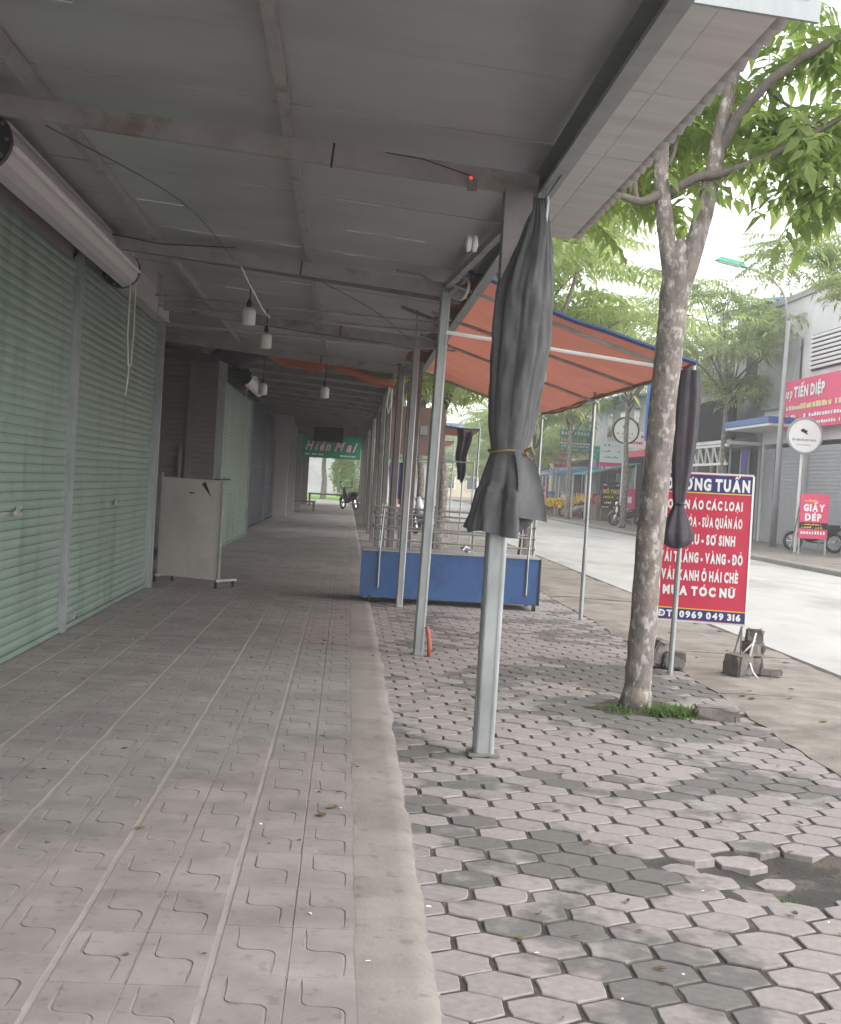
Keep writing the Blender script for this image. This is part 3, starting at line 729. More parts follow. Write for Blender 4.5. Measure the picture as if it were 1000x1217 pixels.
for u in (0, 1):
    m = MB(); m.bar(along(u, .10, .06), along(u, .10, -.36), .026, .026); ob('foot_bar', m, 'steel', t)
m = MB(); m.tube([along(.86, 1.31, .02), along(1.12, 1.32, .02)], .01, 6); m.bar(along(.995, 1.30, .02), along(.995, .12, .02), .014); ob('side_rod', m, 'steeldark', t)
m = MB(); m.add([along(.66, 1.245, .014), along(.72, 1.275, .014), along(.80, 1.14, .02), along(.835, 1.09, .016), along(.76, 1.15, .018)], [(0, 1, 2, 3, 4)])
m.add([along(.44, 1.13, .014), along(.50, 1.14, .014), along(.57, 1.13, .014), along(.5, 1.12, .014)], [(0, 1, 2, 3)]); ob('torn_patch', m, 'black', t)

# hanging bulbs
def bulb(x, y, z, zt, label, s=1.0, grp='white bulbs hanging under the canopy'):
    t = thing('hanging_bulb', label, 'light bulb', (x, y, z - .09 * s), grp)
    m = MB(); m.lathe([(.045 * s, -.085 * s), (.064 * s, -.075 * s), (.066 * s, .045 * s), (.055 * s, .07 * s), (.03 * s, .085 * s)], (x, y, z), 18); ob('globe', m, 'bulb', t, smooth=True)
    m = MB(); m.lathe([(.026 * s, .085 * s), (.026 * s, .13 * s), (.018 * s, .15 * s), (.008 * s, .17 * s)], (x, y, z), 12); ob('socket', m, 'black', t, smooth=True)
    m = MB(); m.tube([(x, y, z + .16 * s), (x + .004, y, (z + zt) / 2), (x, y, zt)], .006, 5); ob('cable', m, 'black', t)
bulb(-1.03, 13.0, 2.905, 3.235, 'nearest white bulb hanging on a black cable below the second beam')
bulb(-.98, 14.9, 2.87, 3.22, 'white bulb just below and behind the nearest hanging bulb')
bulb(-.40, 19.6, 2.64, 3.19, 'white bulb hanging at mid walkway beside the orange tarp')
bulb(-1.32, 20.0, 2.66, 3.35, 'white bulb hanging close to the third green shutter')
bulb(1.95, 14.0, 2.62, 2.78, 'pale bulb hanging under the orange tarp right of the black curtain')
m = MB(); m.tube([(-.98, 11.1, 3.12), (-.93, 11.2, 3.02), (-.80, 11.6, 2.80), (-.76, 11.9, 2.78)], .008, 5); ob('loose_cable', m, 'string', label='pale loose cable end drooping from the second beam', cat='cable')

# adapter box with a red lamp on the first beam, wire along the beam, insulator knob
t = thing('power_adapter', 'small box with a glowing red lamp on the first beam', 'adapter', (.55, 6.96, 2.93))
m = MB(); m.box((.555, 6.955, 2.955), (.05, .03, .06)); ob('case', m, 'steeldark', t)
m = MB(); m.lathe([(.005, -.004), (.007, 0), (.003, .005)], (.545, 6.935, 2.985), 8, 'Y'); ob('lamp', m, 'led', t)
m = MB(); m.tube([(.1, 6.96, zbm(.1) - .005), (.3, 6.955, zbm(.3) - .012), (.54, 6.95, 3.0)], .003, 5)
ob('beam_wire', m, 'black', label='thin black wire strung along the first beam', cat='wire')
m = MB(); m.tube([(-2.2, 10.95, 3.28), (-1.6, 10.95, 3.20), (-1.0, 10.95, 3.21)], .005, 5); ob('beam_wire', m, 'black', label='thin black wire drooping along the second beam', cat='wire')
for (pp, lab, rr_) in (([(.70, 10.9, 2.96), (.82, 10.7, 2.88), (.86, 10.5, 2.98), (.80, 10.6, 3.05)], 'loop of pale cable knotted at the second post head', .012), ([(-1.66, 7.1, zbm(-1.66) - .10), (-1.2, 9.0, 3.17), (-1.0, 10.9, 3.10)], 'thin dark wire sagging between the first two beams', .004), ([(.6, 15.1, 3.0), (.2, 13.0, 3.02), (-.4, 11.2, 3.06)], 'thin dark wire sagging from the third post to the second beam', .004)):
    m = MB(); m.tube(spline(pp, 6), rr_, 5); ob('loose_wire', m, 'string' if rr_ > .01 else 'black', label=lab, cat='wire')
m = MB(); m.lathe([(.02, -.035), (.05, -.03), (.05, -.01), (.03, 0), (.05, .01), (.05, .03), (.02, .035)], (.665, 8.1, 2.86), 14, 'X'); ob('insulator', m, 'white', label='white round insulator fixed left of the curtained post', cat='insulator')
m = MB(); m.tube([(.93, 6.93, 2.90), (1.0, 5.6, 3.02), (1.05, 4.5, 3.05)], .0035, 5); ob('curtain_wire', m, 'black', label='thin black wire from the curtain top along the eave', cat='wire')

# black curtain gathered round the first post
t = thing('gathered_curtain', 'dark grey cloth curtain gathered and tied round the nearest post', 'curtain', (.83, 6.98, 1.2))
NA, NR = 150, 70
# z, left x, right x, depth radius
prof = [(2.93, .86, .945, .04), (2.80, .835, .975, .07), (2.60, .765, 1.00, .10), (2.42, .710, 1.012, .12), (2.15, .698, 1.01, .13), (1.90, .705, .975, .12), (1.72, .715, .955, .10), (1.60, .738, .922, .085), (1.55, .725, .935, .09), (1.45, .695, .965, .12), (1.32, .66, .985, .14), (1.20, .635, .995, .155)]
def pv_(z):
    for a, b in zip(prof, prof[1:]):
        if b[0] <= z <= a[0]:
            f = (a[0] - z) / (a[0] - b[0]); f = f * f * (3 - 2 * f) if False else f
            return [a[i] + (b[i] - a[i]) * f for i in range(4)]
    return list(prof[-1])
cur = MB()
def cl(u, v):
    a = 2 * math.pi * u
    zt = 2.91 - .0 * u
    zb = 1.235 + .05 * math.sin(a * 1 + .4) + .025 * math.sin(a * 3 + 2) - .035 * max(0, math.cos(a - math.pi * 1.25))
    z = zt + (zb - zt) * v
    _, l, r, dp = pv_(z)
    cx, rx = (l + r) / 2, (r - l) / 2
    fold = .15 * (abs(math.sin(4.5 * a + .8 + .9 * math.sin(2.2 * v))) - .6) + .05 * math.sin(5 * a + 1.3 + 1.6 * v) + .22 * nz(math.cos(a) * 2.2, math.sin(a) * 2.2, z * 1.6) + .10 * nz(math.cos(a) * 5, math.sin(a) * 5 + 7, z * 6)
    fold *= (.35 + .9 * abs(v - .78)) if z > 1.4 else 1.25
    tight = .4 if abs(z - 1.585) < .05 else 1
    k = 1 + fold * tight
    return (cx + rx * math.cos(a) * k, 6.985 + dp * math.sin(a) * k, z)
grid(cur, NA, NR, cl); ob('cloth', cur, 'blackcloth', t, smooth=True)
# loose flap folded out on the street side
fl = MB()
def flap(u, v):
    z = 1.60 - .34 * v
    x = .845 + .03 * v + (.095 + .075 * v) * u + .012 * math.sin(6 * u + 4 * v)
    y = 6.885 - .055 * v - .02 * math.sin(u * 5 + 1) + .05 * u
    return (x, y, z + .04 * u * (1 - v) - .02 * u)
grid(fl, 10, 10, flap); ob('flap', fl, 'blackcloth', t, smooth=True)
tie = MB(); tie.tube([(.83 + .105 * math.cos(a), 6.985 + .108 * math.sin(a), 1.592 + .006 * math.sin(3 * a)) for a in [2 * math.pi * i / 24 for i in range(25)]], .007, 5)
tie.tube([(.90, 6.89, 1.60), (.93, 6.86, 1.62), (.95, 6.86, 1.58)], .007, 5); tie.tube([(.90, 6.89, 1.60), (.915, 6.86, 1.57), (.94, 6.85, 1.555)], .006, 5)
ob('tie_rope', tie, 'rope', t)
m = MB(); m.tube([(.90, 6.95, 2.93), (.935, 6.94, 2.96), (.95, 6.94, 2.90), (.945, 6.94, 2.78)], .010, 6); ob('hook', m, 'steel', t)

# orange tarps on poles beside the second and third posts
tarp = thing('orange_tarp', 'large orange tarp awning with a dark blue hem on poles beside the tree', 'awning', (1.8, 12.6, 0))
def tz(u, v):    # u 0..1 from canopy to street, v 0..1 along the street
    return 3.17 + (2.50 - 3.17) * u - .05 * math.sin(math.pi * v) * (.3 + .7 * u) + .022 * nz(u * 5, v * 7, 1.5) + .012 * nz(u * 3, v * 16, 5) - .05 * math.sin(math.pi * u)
def tp(u, v): return (.70 + 2.02 * u, 10.62 + 4.2 * v + .05 * math.sin(u * 3), tz(u, v % 1.0 if v < 1.95 else 1.0) - .05 * max(0, v - 1) * (1 - u))
m = MB(); grid(m, 26, 52, lambda u, v: tp(u, v * 1.94)); ob('sheet', m, 'orange', tarp, smooth=True)
hm = MB(); hm.tube([tp(u / 20, 0) for u in range(21)], .022, 6); ob('hem', hm, 'hem', tarp)
hm = MB(); hm.tube([tp(1, v / 12) for v in range(24)], .014, 6); ob('hem', hm, 'orange', tarp)
for v in (0.03, .5, .97, 1.9):
    f = MB(); f.tube([(.70, 10.62 + 4.2 * v, 3.02), (2.70, 10.62 + 4.2 * v, 2.40 if v != .5 else 2.44)], .018, 6); ob('frame_bar', f, 'steel', tarp)
f = MB(); f.tube([(.72, 10.75, 2.62), (2.64, 10.75, 2.44)], .016, 6); ob('frame_bar', f, 'white', tarp)
f = MB(); f.tube([(1.35, 10.75, 2.57), (1.78, 12.7, 2.66)], .012, 6); ob('frame_bar', f, 'steeldark', tarp)
f = MB(); f.tube([(2.67, 10.56, 2.43), (2.68, 18.8, 2.48)], .018, 6); ob('frame_bar', f, 'steeldark', tarp)
for (x, y, zt_, ln) in ((2.66, 18.75, 2.50, .01), (2.66, 14.74, 2.53, .01), (2.65, 10.56, 2.46, .035)):
    f = MB(); f.tube([(x, y, .0), (x + ln, y, zt_)], .019, 8); pl = ob('pole', f, 'steel', tarp)
    f = MB(); f.tube([(x, y, .0), (x + ln * .3, y, .8)], .023, 8); ob('pole_sleeve', f, 'steel', pl)
# dark cloth bundle hanging on the nearer pole
t = thing('cloth_bundle', 'long dark cloth bundle ending in a bag shape on the pole by the red sign', 'cloth', (2.64, 10.5, 1.0))
bp_ = [(2.42, .075), (2.2, .095), (1.9, .095), (1.6, .07), (1.40, .048), (1.355, .038), (1.30, .055), (1.22, .085), (1.13, .115), (1.07, .112), (1.03, .075), (1.01, .03)]
def bun(u, v):
    i = v * (len(bp_) - 1); k = min(int(i), len(bp_) - 2); f = i - k; z = bp_[k][0] + (bp_[k + 1][0] - bp_[k][0]) * f; r = bp_[k][1] + (bp_[k + 1][1] - bp_[k][1]) * f
    a = 2 * math.pi * u; r *= 1 + .16 * math.sin(5 * a + 2 * v) + .08 * math.sin(9 * a - 5 * v)
    return (2.635 + .02 * (z - 1) - .015 + r * math.cos(a), 10.53 + r * math.sin(a) * .8, z)
m = MB(); grid(m, 48, 44, bun); ob('cloth', m, 'purplecloth', t, smooth=True)
m = MB(); m.tube([(2.635 + .045 * math.cos(a), 10.53 + .04 * math.sin(a), 1.36) for a in [2 * math.pi * i / 14 for i in range(15)]], .008, 5); ob('tie', m, 'black', t)
# blue strip edge visible behind the bundle
m = MB(); m.bar((2.70, 10.66, 2.40), (2.695, 10.66, 1.42), .05, .03); ob('folded_tarp_edge', m, 'bikeblack', t)

# further tarps, rolled up under the canopy
def sheet(label, pts_fn, mat, nx=14, ny=8, name='rolled_tarp', cat='tarp', grp='orange tarps further down the walkway'):
    m = MB(); grid(m, nx, ny, pts_fn); return ob(name, m, mat, smooth=True, label=label, cat=cat, group=grp)
sheet('orange tarp bunched under the roof in the middle of the walkway', lambda u, v: (-1.35 + 1.1 * u, 21.2 + .1 * math.sin(u * 7), 3.31 - .07 * (-1.35 + 1.1 * u) - .30 * v * (.5 + .5 * math.sin(math.pi * u)) + .03 * math.sin(u * 11 + v * 3)), 'orange2')
sheet('orange rolled tarp strip slanting across right of the hanging bulb', lambda u, v: (-.30 + .95 * u, 20.9 + .12 * math.cos(v * 6.28), 3.12 - .22 * u + .07 * math.sin(v * 6.28) + .02 * math.sin(u * 8)), 'orange2')
sheet('dark cloth bundle slumped under the roof above the third green shutter', lambda u, v: (-2.15 + .85 * u, 20.6 + .15 * math.cos(v * 6.28), 3.16 + .05 * u + .17 * math.sin(math.pi * (.1 + .85 * u)) * math.sin(v * 6.28) + .03 * math.sin(u * 9)), 'purplecloth', grp=None)
m = MB(); m.bar((-.75, 19.75, 3.18), (.80, 19.75, 3.04), .05, .06); ob('roof_edge_pole', m, 'black', label='black pole along the joint of the two roofs', cat='pole')
for k, (x0, y0, lab) in enumerate(((.95, 27.5, 'orange tarp awning beyond the blue cart, between the far posts'), (1.1, 36, 'farthest orange tarp awning left of the black curtain'))):
    t = thing('orange_tarp', lab, 'awning', (x0 + .9, y0, 0), 'orange tarps further down the walkway')
    def tf2(u, v): return (x0 + 1.7 * u, y0 + 3.4 * v, 3.0 - .42 * u - .15 * math.sin(math.pi * u) - .08 * math.sin(math.pi * v))
    m = MB(); grid(m, 10, 10, tf2); ob('sheet', m, 'orange', t, smooth=True)
    for v in (0, 1):
        m = MB(); m.tube([(x0 + 1.68, y0 + 3.4 * v, 0), (x0 + 1.7, y0 + 3.4 * v, 2.6)], .02, 6); ob('pole', m, 'steel', t)
    m = MB(); m.tube([tf2(u / 8, 0) for u in range(9)], .02, 5); ob('hem', m, 'hem', t)
m = MB(); grid(m, 10, 20, lambda u, v: (2.16 + .34 * u * (1 - .6 * v) + .06 * v + .02 * math.sin(v * 9), 27.4 + .06 * math.sin(u * 12), 2.55 - 1.05 * v + .04 * math.sin(u * 7)))
ob('hanging_cloth', m, 'purplecloth', smooth=True, label='dark cloth hanging from the far orange tarp behind the posts', cat='cloth')
# brown board with a meter box, between posts
t = thing('back_board', 'brownish board with a small meter box between the far posts', 'board', (1.3, 23.9, 2.0))
m = MB(); m.box((1.20, 23.9, 2.33), (.95, .04, .85)); ob('panel', m, 'brownpanel', t)
m = MB(); m.box((1.30, 23.83, 2.35), (.13, .08, .16)); ob('meter_box', m, 'tin', t)
for xx in (.78, 1.62):
    m = MB(); m.box((xx, 23.95, 1.38), (.05, .05, 2.76)); ob('leg', m, 'steeldark', t)
m = MB(); m.box((.86, 30.0, 2.02), (.16, .03, .22)); ob('small_sign', m, 'signteal', label='tiny round teal sign on a far post of the colonnade', cat='sign')
m = MB(); m.tube([(.62, 22.6, 3.0), (.58, 22.6, 2.72), (.62, 22.6, 2.55), (.66, 22.6, 2.72), (.655, 22.6, 2.95)], .02, 6); ob('coiled_cable', m, 'string', label='white looped cable hanging on a far post', cat='cable')

# blue wheeled cart with pipe rack
t = thing('vendor_cart', 'long blue sheet-metal vendor cart on castors with a pipe rack on top', 'cart', (1.25, 15.75, 0))
CX0, CX1, CY0, CY1 = .23, 2.28, 15.50, 16.25
m = MB(); m.box(((CX0 + CX1) / 2, CY0 + .01, .335), (CX1 - CX0, .02, .53)); ob('front_panel', m, 'bluepaint', t)
for xx in (CX0 + .01, CX1 - .01):
    m = MB(); m.box((xx, (CY0 + CY1) / 2 + .011, .335), (.02, CY1 - CY0 - .02, .53)); ob('side_panel', m, 'bluepaint', t)
m = MB(); m.box(((CX0 + CX1) / 2, CY1, .335), (CX1 - CX0 - .045, .02, .53)); ob('back_panel', m, 'bluepaint', t)
m = MB(); m.box(((CX0 + CX1) / 2, (CY0 + CY1) / 2, .607), (CX1 - CX0 + .02, CY1 - CY0 + .04, .012)); ob('top_sheet', m, 'tin', t)
for xx in (CX0 - .008, CX1 + .008):
    m = MB(); m.box((xx, CY0 + .005, .34), (.022, .03, .55)); ob('corner_post', m, 'bikeblack' if xx > 1 else 'bluepaint', t)
for xx in (.42, 2.14):
    m = MB(); m.tube([(xx, CY0 - .014, .18), (xx, CY0 - .014, .62), (xx + .03, CY0 + .06, 1.14)], .012, 6); ob('rack_upright', m, 'steel', t)
    m = MB(); m.tube([(xx, CY1 - .05, .60), (xx + .02, CY1 - .05, 1.14)], .012, 6); ob('rack_upright', m, 'steel', t)
m = MB(); m.tube([(1.50, CY0 + .03, .61), (1.50, CY0 + .06, .96)], .010, 6); ob('rack_upright', m, 'steel', t)
for zz, yy in ((1.10, CY0 + .05), (.98, CY0 + .04), (.85, CY0 + .03), (.73, CY0 + .01), (1.02, CY1 - .06), (.86, CY1 - .06)):
    m = MB(); m.tube([(.36, yy, zz + .01), (2.20, yy, zz - .012)], .013, 6); rb = ob('rack_rail', m, 'steel', t)
    for xx in (.36, 2.20):
        m = MB(); m.lathe([(.006, -.02), (.019, -.012), (.019, .012), (.006, .02)], (xx, yy, zz + (.01 if xx < 1 else -.012)), 8, 'X'); ob('end_knob', m, 'steeldark', rb)
for (xx, yy) in ((CX0 + .06, CY0 + .04), (CX1 - .08, CY0 + .04), (CX0 + .06, CY1 - .05), (CX1 - .08, CY1 - .05)):
    m = MB(); m.box((xx, yy, .075), (.05, .05, .03)); cs_ = ob('castor', m, 'steel', t)
    m = MB(); m.lathe([(.012, -.022), (.045, -.018), (.045, .018), (.012, .022)], (xx + .04, yy - .02, .045), 14, 'X'); ob('wheel', m, 'black', cs_)
m = MB(); m.tube([(1.38, CY0 + .05, .66), (1.42, CY0 + .1, .70), (1.50, CY0 + .1, .65), (1.44, CY0 + .06, .64), (1.36, CY0 + .1, .69)], .014, 6); ob('clamp', m, 'chrome', t)

# red banner sign standing on the apron
t = thing('banner_sign', 'red and navy tailoring banner sign in white Vietnamese lettering beside the tree', 'sign', (3.0, 11.02, 0))
O = Vector((2.615, 11.15, .395)); rt = Vector((3.335, 10.9, .40)) - O; SW = rt.length; rt.normalize()
up = (Vector((2.665, 11.19, 1.615)) - O); SH = up.length; up.normalize(); up = (up - rt * up.dot(rt)).normalized(); nm = rt.cross(up).normalized()
if nm.y > 0: nm = -nm
def pl_(mb, x0, x1, y0, y1, off): rect(mb, O, rt, up, nm, x0, x1, y0, y1, off)
m = MB(); Rb = Matrix((rt, nm, up)).transposed(); m.box(O + rt * SW / 2 + up * SH / 2 - nm * .008, (SW, .012, SH), Rb); bd = ob('board', m, 'signred', t)
m = MB()
for a, b in (((0, 0), (0, 1)), ((1, 0), (1, 1)), ((0, 0), (1, 0)), ((0, 1), (1, 1))): m.bar(O + rt * SW * a[0] + up * SH * a[1] - nm * .012, O + rt * SW * b[0] + up * SH * b[1] - nm * .012, .016, .03)
ob('frame', m, 'white', t)
for (y0, y1, of_, mt, nme) in ((SH - .150, SH - .006, .002, 'signnavy', 'band'), (.006, .092, .002, 'signnavy', 'band'), (SH - .160, SH - .150, .003, 'signyellow', 'gold_line'), (.092, .101, .003, 'signyellow', 'gold_line')):
    m = MB(); pl_(m, .004, SW - .004, y0, y1, of_); ob(nme, m, mt, t)
lines = [('DƯƠNG TUẤN', .05, SW - .025, SH - .130, SH - .040, .055), ('QUẦN ÁO CÁC LOẠI', .075, SW - .075, SH - .290, SH - .222, .055),
         ('THAY KHÓA - SỬA QUẦN ÁO', .04, SW - .07, SH - .435, SH - .362, .05), ('ĐỒ BẦU - SƠ SINH', .11, SW - .12, SH - .582, SH - .506, .055),
         ('VẢI TRẮNG - VÀNG - ĐỎ', .03, SW - .05, SH - .735, SH - .658, .055), ('VẢI XANH Ô HÁI CHÈ', .055, SW - .08, SH - .885, SH - .808, .055),
         ('MUA TÓC NỮ', .075, SW - .09, SH - 1.008, SH - .942, .07), ('ĐT: 0969 049 316', .045, SW - .04, .024, .074, .05)]
for (s_, x0, x1, y0, y1, bo) in lines:
    lt = MB(); put_text(lt, s_, O, rt, up, nm, x0, x1, y0, y1, bo, 0, .0045); ob('lettering', lt, 'signwhite', t)
for u, zb in ((.03, .0), (.97, .0)):
    m = MB(); p = O + rt * SW * u - nm * .02; m.tube([(p.x - .012, p.y - .05, .02), (p.x, p.y, .42)], .010, 6); m.tube([(p.x + .03, p.y + .35, .02), (p.x + .03, p.y + .02, .5)], .010, 6); ob('leg', m, 'steel', t)

# weights by the sign legs
def block(name, label, c, size, rz, rough=.012, cat='block', n=4, seed=1, tilt=(0, 0)):
    rnd = random.Random(seed); bm = bmesh.new(); bmesh.ops.create_cube(bm, size=1.0)
    bmesh.ops.bevel(bm, geom=bm.edges[:], offset=.07, segments=2, affect='EDGES')
    bmesh.ops.subdivide_edges(bm, edges=bm.edges[:], cuts=1)
    mb = MB(); q = Euler((tilt[0], tilt[1], rz)).to_matrix(); sz = Vector(size)
    vs = [q @ (Vector((v.co.x * sz.x, v.co.y * sz.y, v.co.z * sz.z)) + Vector((rnd.gauss(0, rough), rnd.gauss(0, rough), rnd.gauss(0, rough * .6)))) + Vector(c) for v in bm.verts]
    bm.verts.index_update(); mb.add(vs, [tuple(v.index for v in f.verts) for f in bm.faces]); bm.free()
    return ob(name, mb, 'stone', label=label, cat=cat)
block('concrete_block', 'squat concrete block against the right leg of the red sign', (3.215, 10.62, .10), (.15, .18, .17), .5, .006, seed=2)
block('concrete_block', 'upright stack of rough concrete lumps behind the right sign leg', (3.345, 10.72, .085), (.15, .13, .15), .15, .008, seed=3)
block('stone_block', 'middle rough lump of the stacked weights by the right sign leg', (3.352, 10.72, .225), (.135, .12, .12), .4, .008, seed=4)
block('stone_block', 'topmost rough lump of the stacked weights by the right sign leg', (3.362, 10.72, .335), (.12, .11, .10), -.2, .008, seed=5)
block('brick', 'flat brick lying to the right of the stacked weights', (3.50, 10.70, .045), (.19, .09, .05), -.15, .003, cat='brick', seed=6)
block('stone_block', 'large dark stone leaning behind the tree at the left sign leg', (2.62, 10.95, .13), (.22, .16, .22), .6, .014, seed=7, tilt=(.1, .2))
block('concrete_block', 'low grey block at the foot of the tarp pole', (2.76, 10.88, .085), (.17, .13, .13), -.2, .006, seed=8)
m = MB(); m.tube([(3.345, 10.63, .36), (3.30, 10.56, .26), (3.285, 10.58, .15), (3.30, 10.50, .06), (3.33, 10.46, .02)], .008, 5); m.tube([(3.345, 10.64, .30), (3.26, 10.6, .22), (3.24, 10.62, .19)], .006, 5)
ob('tie_cord', m, 'string', label='pale cord tying the stacked weights to the sign leg', cat='cord')
m = MB(); m.tube([(.745, 10.92, .0), (.745, 10.92, .09), (.73, 10.92, .19), (.715, 10.93, .24)], .018, 8); ob('red_hose', m, 'redhose', smooth=True, label='short red hose sticking up beside the second post', cat='hose')
block('kerb_stone', 'broken paving stone beside the tree pit edge', (2.46, 8.52, .035), (.27, .16, .09), -.25, .006, cat='stone', seed=12)

# ------------------------------------------------------------------ trees
def leaflet(mb, p, d, n, L, W, droop=.25):
    d = d.normalized(); s = d.cross(n).normalized(); nn = s.cross(d)
    a = p; b = p + d * L * .38 + s * W * .5 + nn * W * .12 - Vector((0, 0, droop * L * .12)); c_ = p + d * L * .38 - s * W * .5 + nn * W * .12 - Vector((0, 0, droop * L * .12))
    mid = p + d * L * .42 - Vector((0, 0, droop * L * .16)); e = p + d * L - Vector((0, 0, droop * L))
    mb.add([a, b, mid, c_, e], [(0, 2, 1), (0, 3, 2), (1, 2, 4), (2, 3, 4)])
def frond(rnd, L, pairs, LL, LW, droop):
    mb = MB(); pts = []
    for i in range(pairs + 2):
        t_ = i / (pairs + 1); pts.append(Vector((0, L * t_, -droop * L * t_ * t_)))
    mb.tube(pts, [.005 * (1 - .8 * i / (pairs + 1)) for i in range(pairs + 2)], 3, False)
    for i in range(1, pairs + 1):
        d = (pts[i + 1] - pts[i]).normalized(); f = math.sin(math.pi * (.18 + .72 * i / pairs))
        for s in (-1, 1):
            dd = (d * rnd.uniform(.35, .6) + Vector((s, 0, rnd.uniform(-.35, .05))))
            leaflet(mb, pts[i], dd, Vector((rnd.uniform(-.2, .2), rnd.uniform(-.2, .2), 1)), LL * f * rnd.uniform(.85, 1.1), LW * f, rnd.uniform(.15, .5))
    leaflet(mb, pts[-2], pts[-1] - pts[-2], Vector((0, 0, 1)), LL, LW, .3)
    return mb
rnd = random.Random(17)
FR = [frond(rnd, L, p, LL, LW, dr) for (L, p, LL, LW, dr) in ((.55, 5, .18, .086, .25), (.62, 6, .185, .084, .35), (.46, 4, .175, .088, .15), (.58, 6, .165, .078, .5))]
FRM = [f.mesh('leaf', MAT['leaf']) for f in FR]
def limb(pts, r0, r1, n=6, sides=8, wob=.012):
    sp = spline(pts, n); k = len(sp) - 1
    sp = [p + Vector((nz(p.z * 4, p.x * 3, i * .7), nz(p.y * 3, p.z * 4, 4 + i * .7), 0)) * wob for i, p in enumerate(sp)]
    rs = [(r0 + (r1 - r0) * i / k) * (1 + .07 * nz(i * .9, 3.3)) for i in range(k + 1)]
    mb = MB(); mb.tube(sp, rs, sides); return mb, sp
tree = thing('street_tree', 'pale barked street tree with a forked trunk standing before the red sign', 'tree', (2.02, 8.86, 0))
Y0 = 8.86
tm, _ = limb([(2.005, Y0, -.03), (2.02, Y0, .5), (2.04, Y0, 1.3), (2.07, Y0, 2.2), (2.10, Y0, 2.98)], .090, .094, 8, 14, .010)
tm.tube([(2.095, Y0, 2.90), (2.10, Y0, 2.98), (2.115, Y0, 3.06), (2.125, Y0, 3.12)], [.09, .088, .07, .03], 14)
tm.tube([(2.0, Y0, -.03), (2.005, Y0, .06), (2.01, Y0, .14)], [.120, .104, .088], 14)
ob('trunk', tm, 'bark', tree, smooth=True)
branches = [([(2.085, Y0, 2.70), (2.02, Y0, 3.12), (1.965, Y0, 3.45), (1.955, Y0, 3.85), (1.98, Y0 + .1, 4.7), (1.9, Y0 + .2, 5.8)], .066, .03),
            ([(2.105, Y0, 2.70), (2.22, Y0 - .02, 3.16), (2.30, Y0, 3.55), (2.33, Y0, 3.82), (2.42, Y0 + .05, 4.39), (2.47, Y0 + .1, 5.3), (2.5, Y0 + .2, 6.1)], .074, .03),
            ([(2.33, Y0, 3.70), (2.48, Y0 - .1, 4.02), (2.75, Y0 - .2, 4.28), (3.11, Y0 - .25, 4.50), (3.8, Y0 - .3, 4.9)], .042, .018),
            ([(2.02, Y0, 3.42), (2.18, Y0 - .05, 3.52), (2.37, Y0 - .1, 3.56), (2.75, Y0 - .2, 3.74), (3.14, Y0 - .3, 3.98), (3.7, Y0 - .4, 4.35)], .034, .013),
            ([(1.98, Y0, 3.42), (1.82, Y0 - .05, 3.34), (1.66, Y0 - .05, 3.38), (1.50, Y0, 3.46), (1.2, Y0 + .1, 3.75)], .035, .012),
            ([(1.80, Y0 - .05, 3.34), (1.76, Y0, 3.6), (1.80, Y0 + .1, 3.95), (1.7, Y0 + .2, 4.4)], .018, .008),
            ([(2.0, Y0, 3.6), (2.12, Y0 + .15, 3.95), (2.18, Y0 + .3, 4.3)], .016, .007),
            ([(2.75, Y0 - .2, 3.75), (3.0, Y0 - .1, 3.60), (3.2, Y0 - .1, 3.45)], .012, .006),
            ([(2.6, Y0 - .1, 4.12), (2.85, Y0 + .2, 4.1), (3.1, Y0 + .3, 4.05)], .014, .006),
            ([(2.40, Y0, 4.3), (2.7, Y0 + .3, 4.8), (3.0, Y0 + .5, 5.2)], .03, .012)]
bpts = []
for i, (p, a, b) in enumerate(branches):
    mb, sp = limb(p, a, b); ob('branch', mb, 'bark' if i < 2 else 'barkdark', tree, smooth=True); bpts.append(sp)
CLUST = ((2.75, 10.0, 4.15, .22, .12, 14), (3.3, 9.6, 4.15, .2, .12, 12), (1.6, 10.0, 3.75, .16, .08, 8), (2.2, 10.2, 4.3, .25, .14, 14), (2.0, 10.0, 4.05, .22, .14, 16), (2.40, 9.9, 4.05, .22, .16, 18), (1.85, 9.9, 3.60, .2, .08, 10), (2.85, 9.7, 4.35, .2, .12, 12), (1.72, 9.7, 3.72, .14, .10, 9), (2.10, 9.8, 3.85, .20, .12, 18), (2.32, 9.6, 3.72, .16, .10, 10), (2.62, 9.5, 4.15, .18, .14, 14), (2.95, 9.1, 3.98, .20, .08, 14), (3.15, 8.9, 3.80, .18, .06, 12), (3.22, 9.0, 4.42, .15, .12, 10), (2.75, 9.3, 4.60, .18, .10, 10), (2.48, 9.6, 4.45, .14, .10, 8), (1.48, 9.6, 3.42, .10, .06, 4))
rnd = random.Random(29)
def put_leaf(p, az, dr, s=1.0):
    raw('leaf', FRM[rnd.randrange(4)], p, tree, (-dr + rnd.gauss(0, .18), rnd.gauss(0, .3), az), (s, s, s))
cnt = 0
for i, sp in enumerate(bpts):
    n = len(sp); k0 = int(n * (.55 if i in (0, 1) else .55))
    per = {0: 1, 1: 1, 2: 2, 3: 2, 4: 1, 5: 2, 6: 2, 7: 3, 8: 3, 9: 2}[i]
    for k in range(k0, n):
        for j in range(per):
            if sp[k].z < 3.3: continue
            put_leaf(sp[k], rnd.uniform(-1.6, 1.6), rnd.uniform(-.1, .5), rnd.uniform(.7, 1.05)); cnt += 1
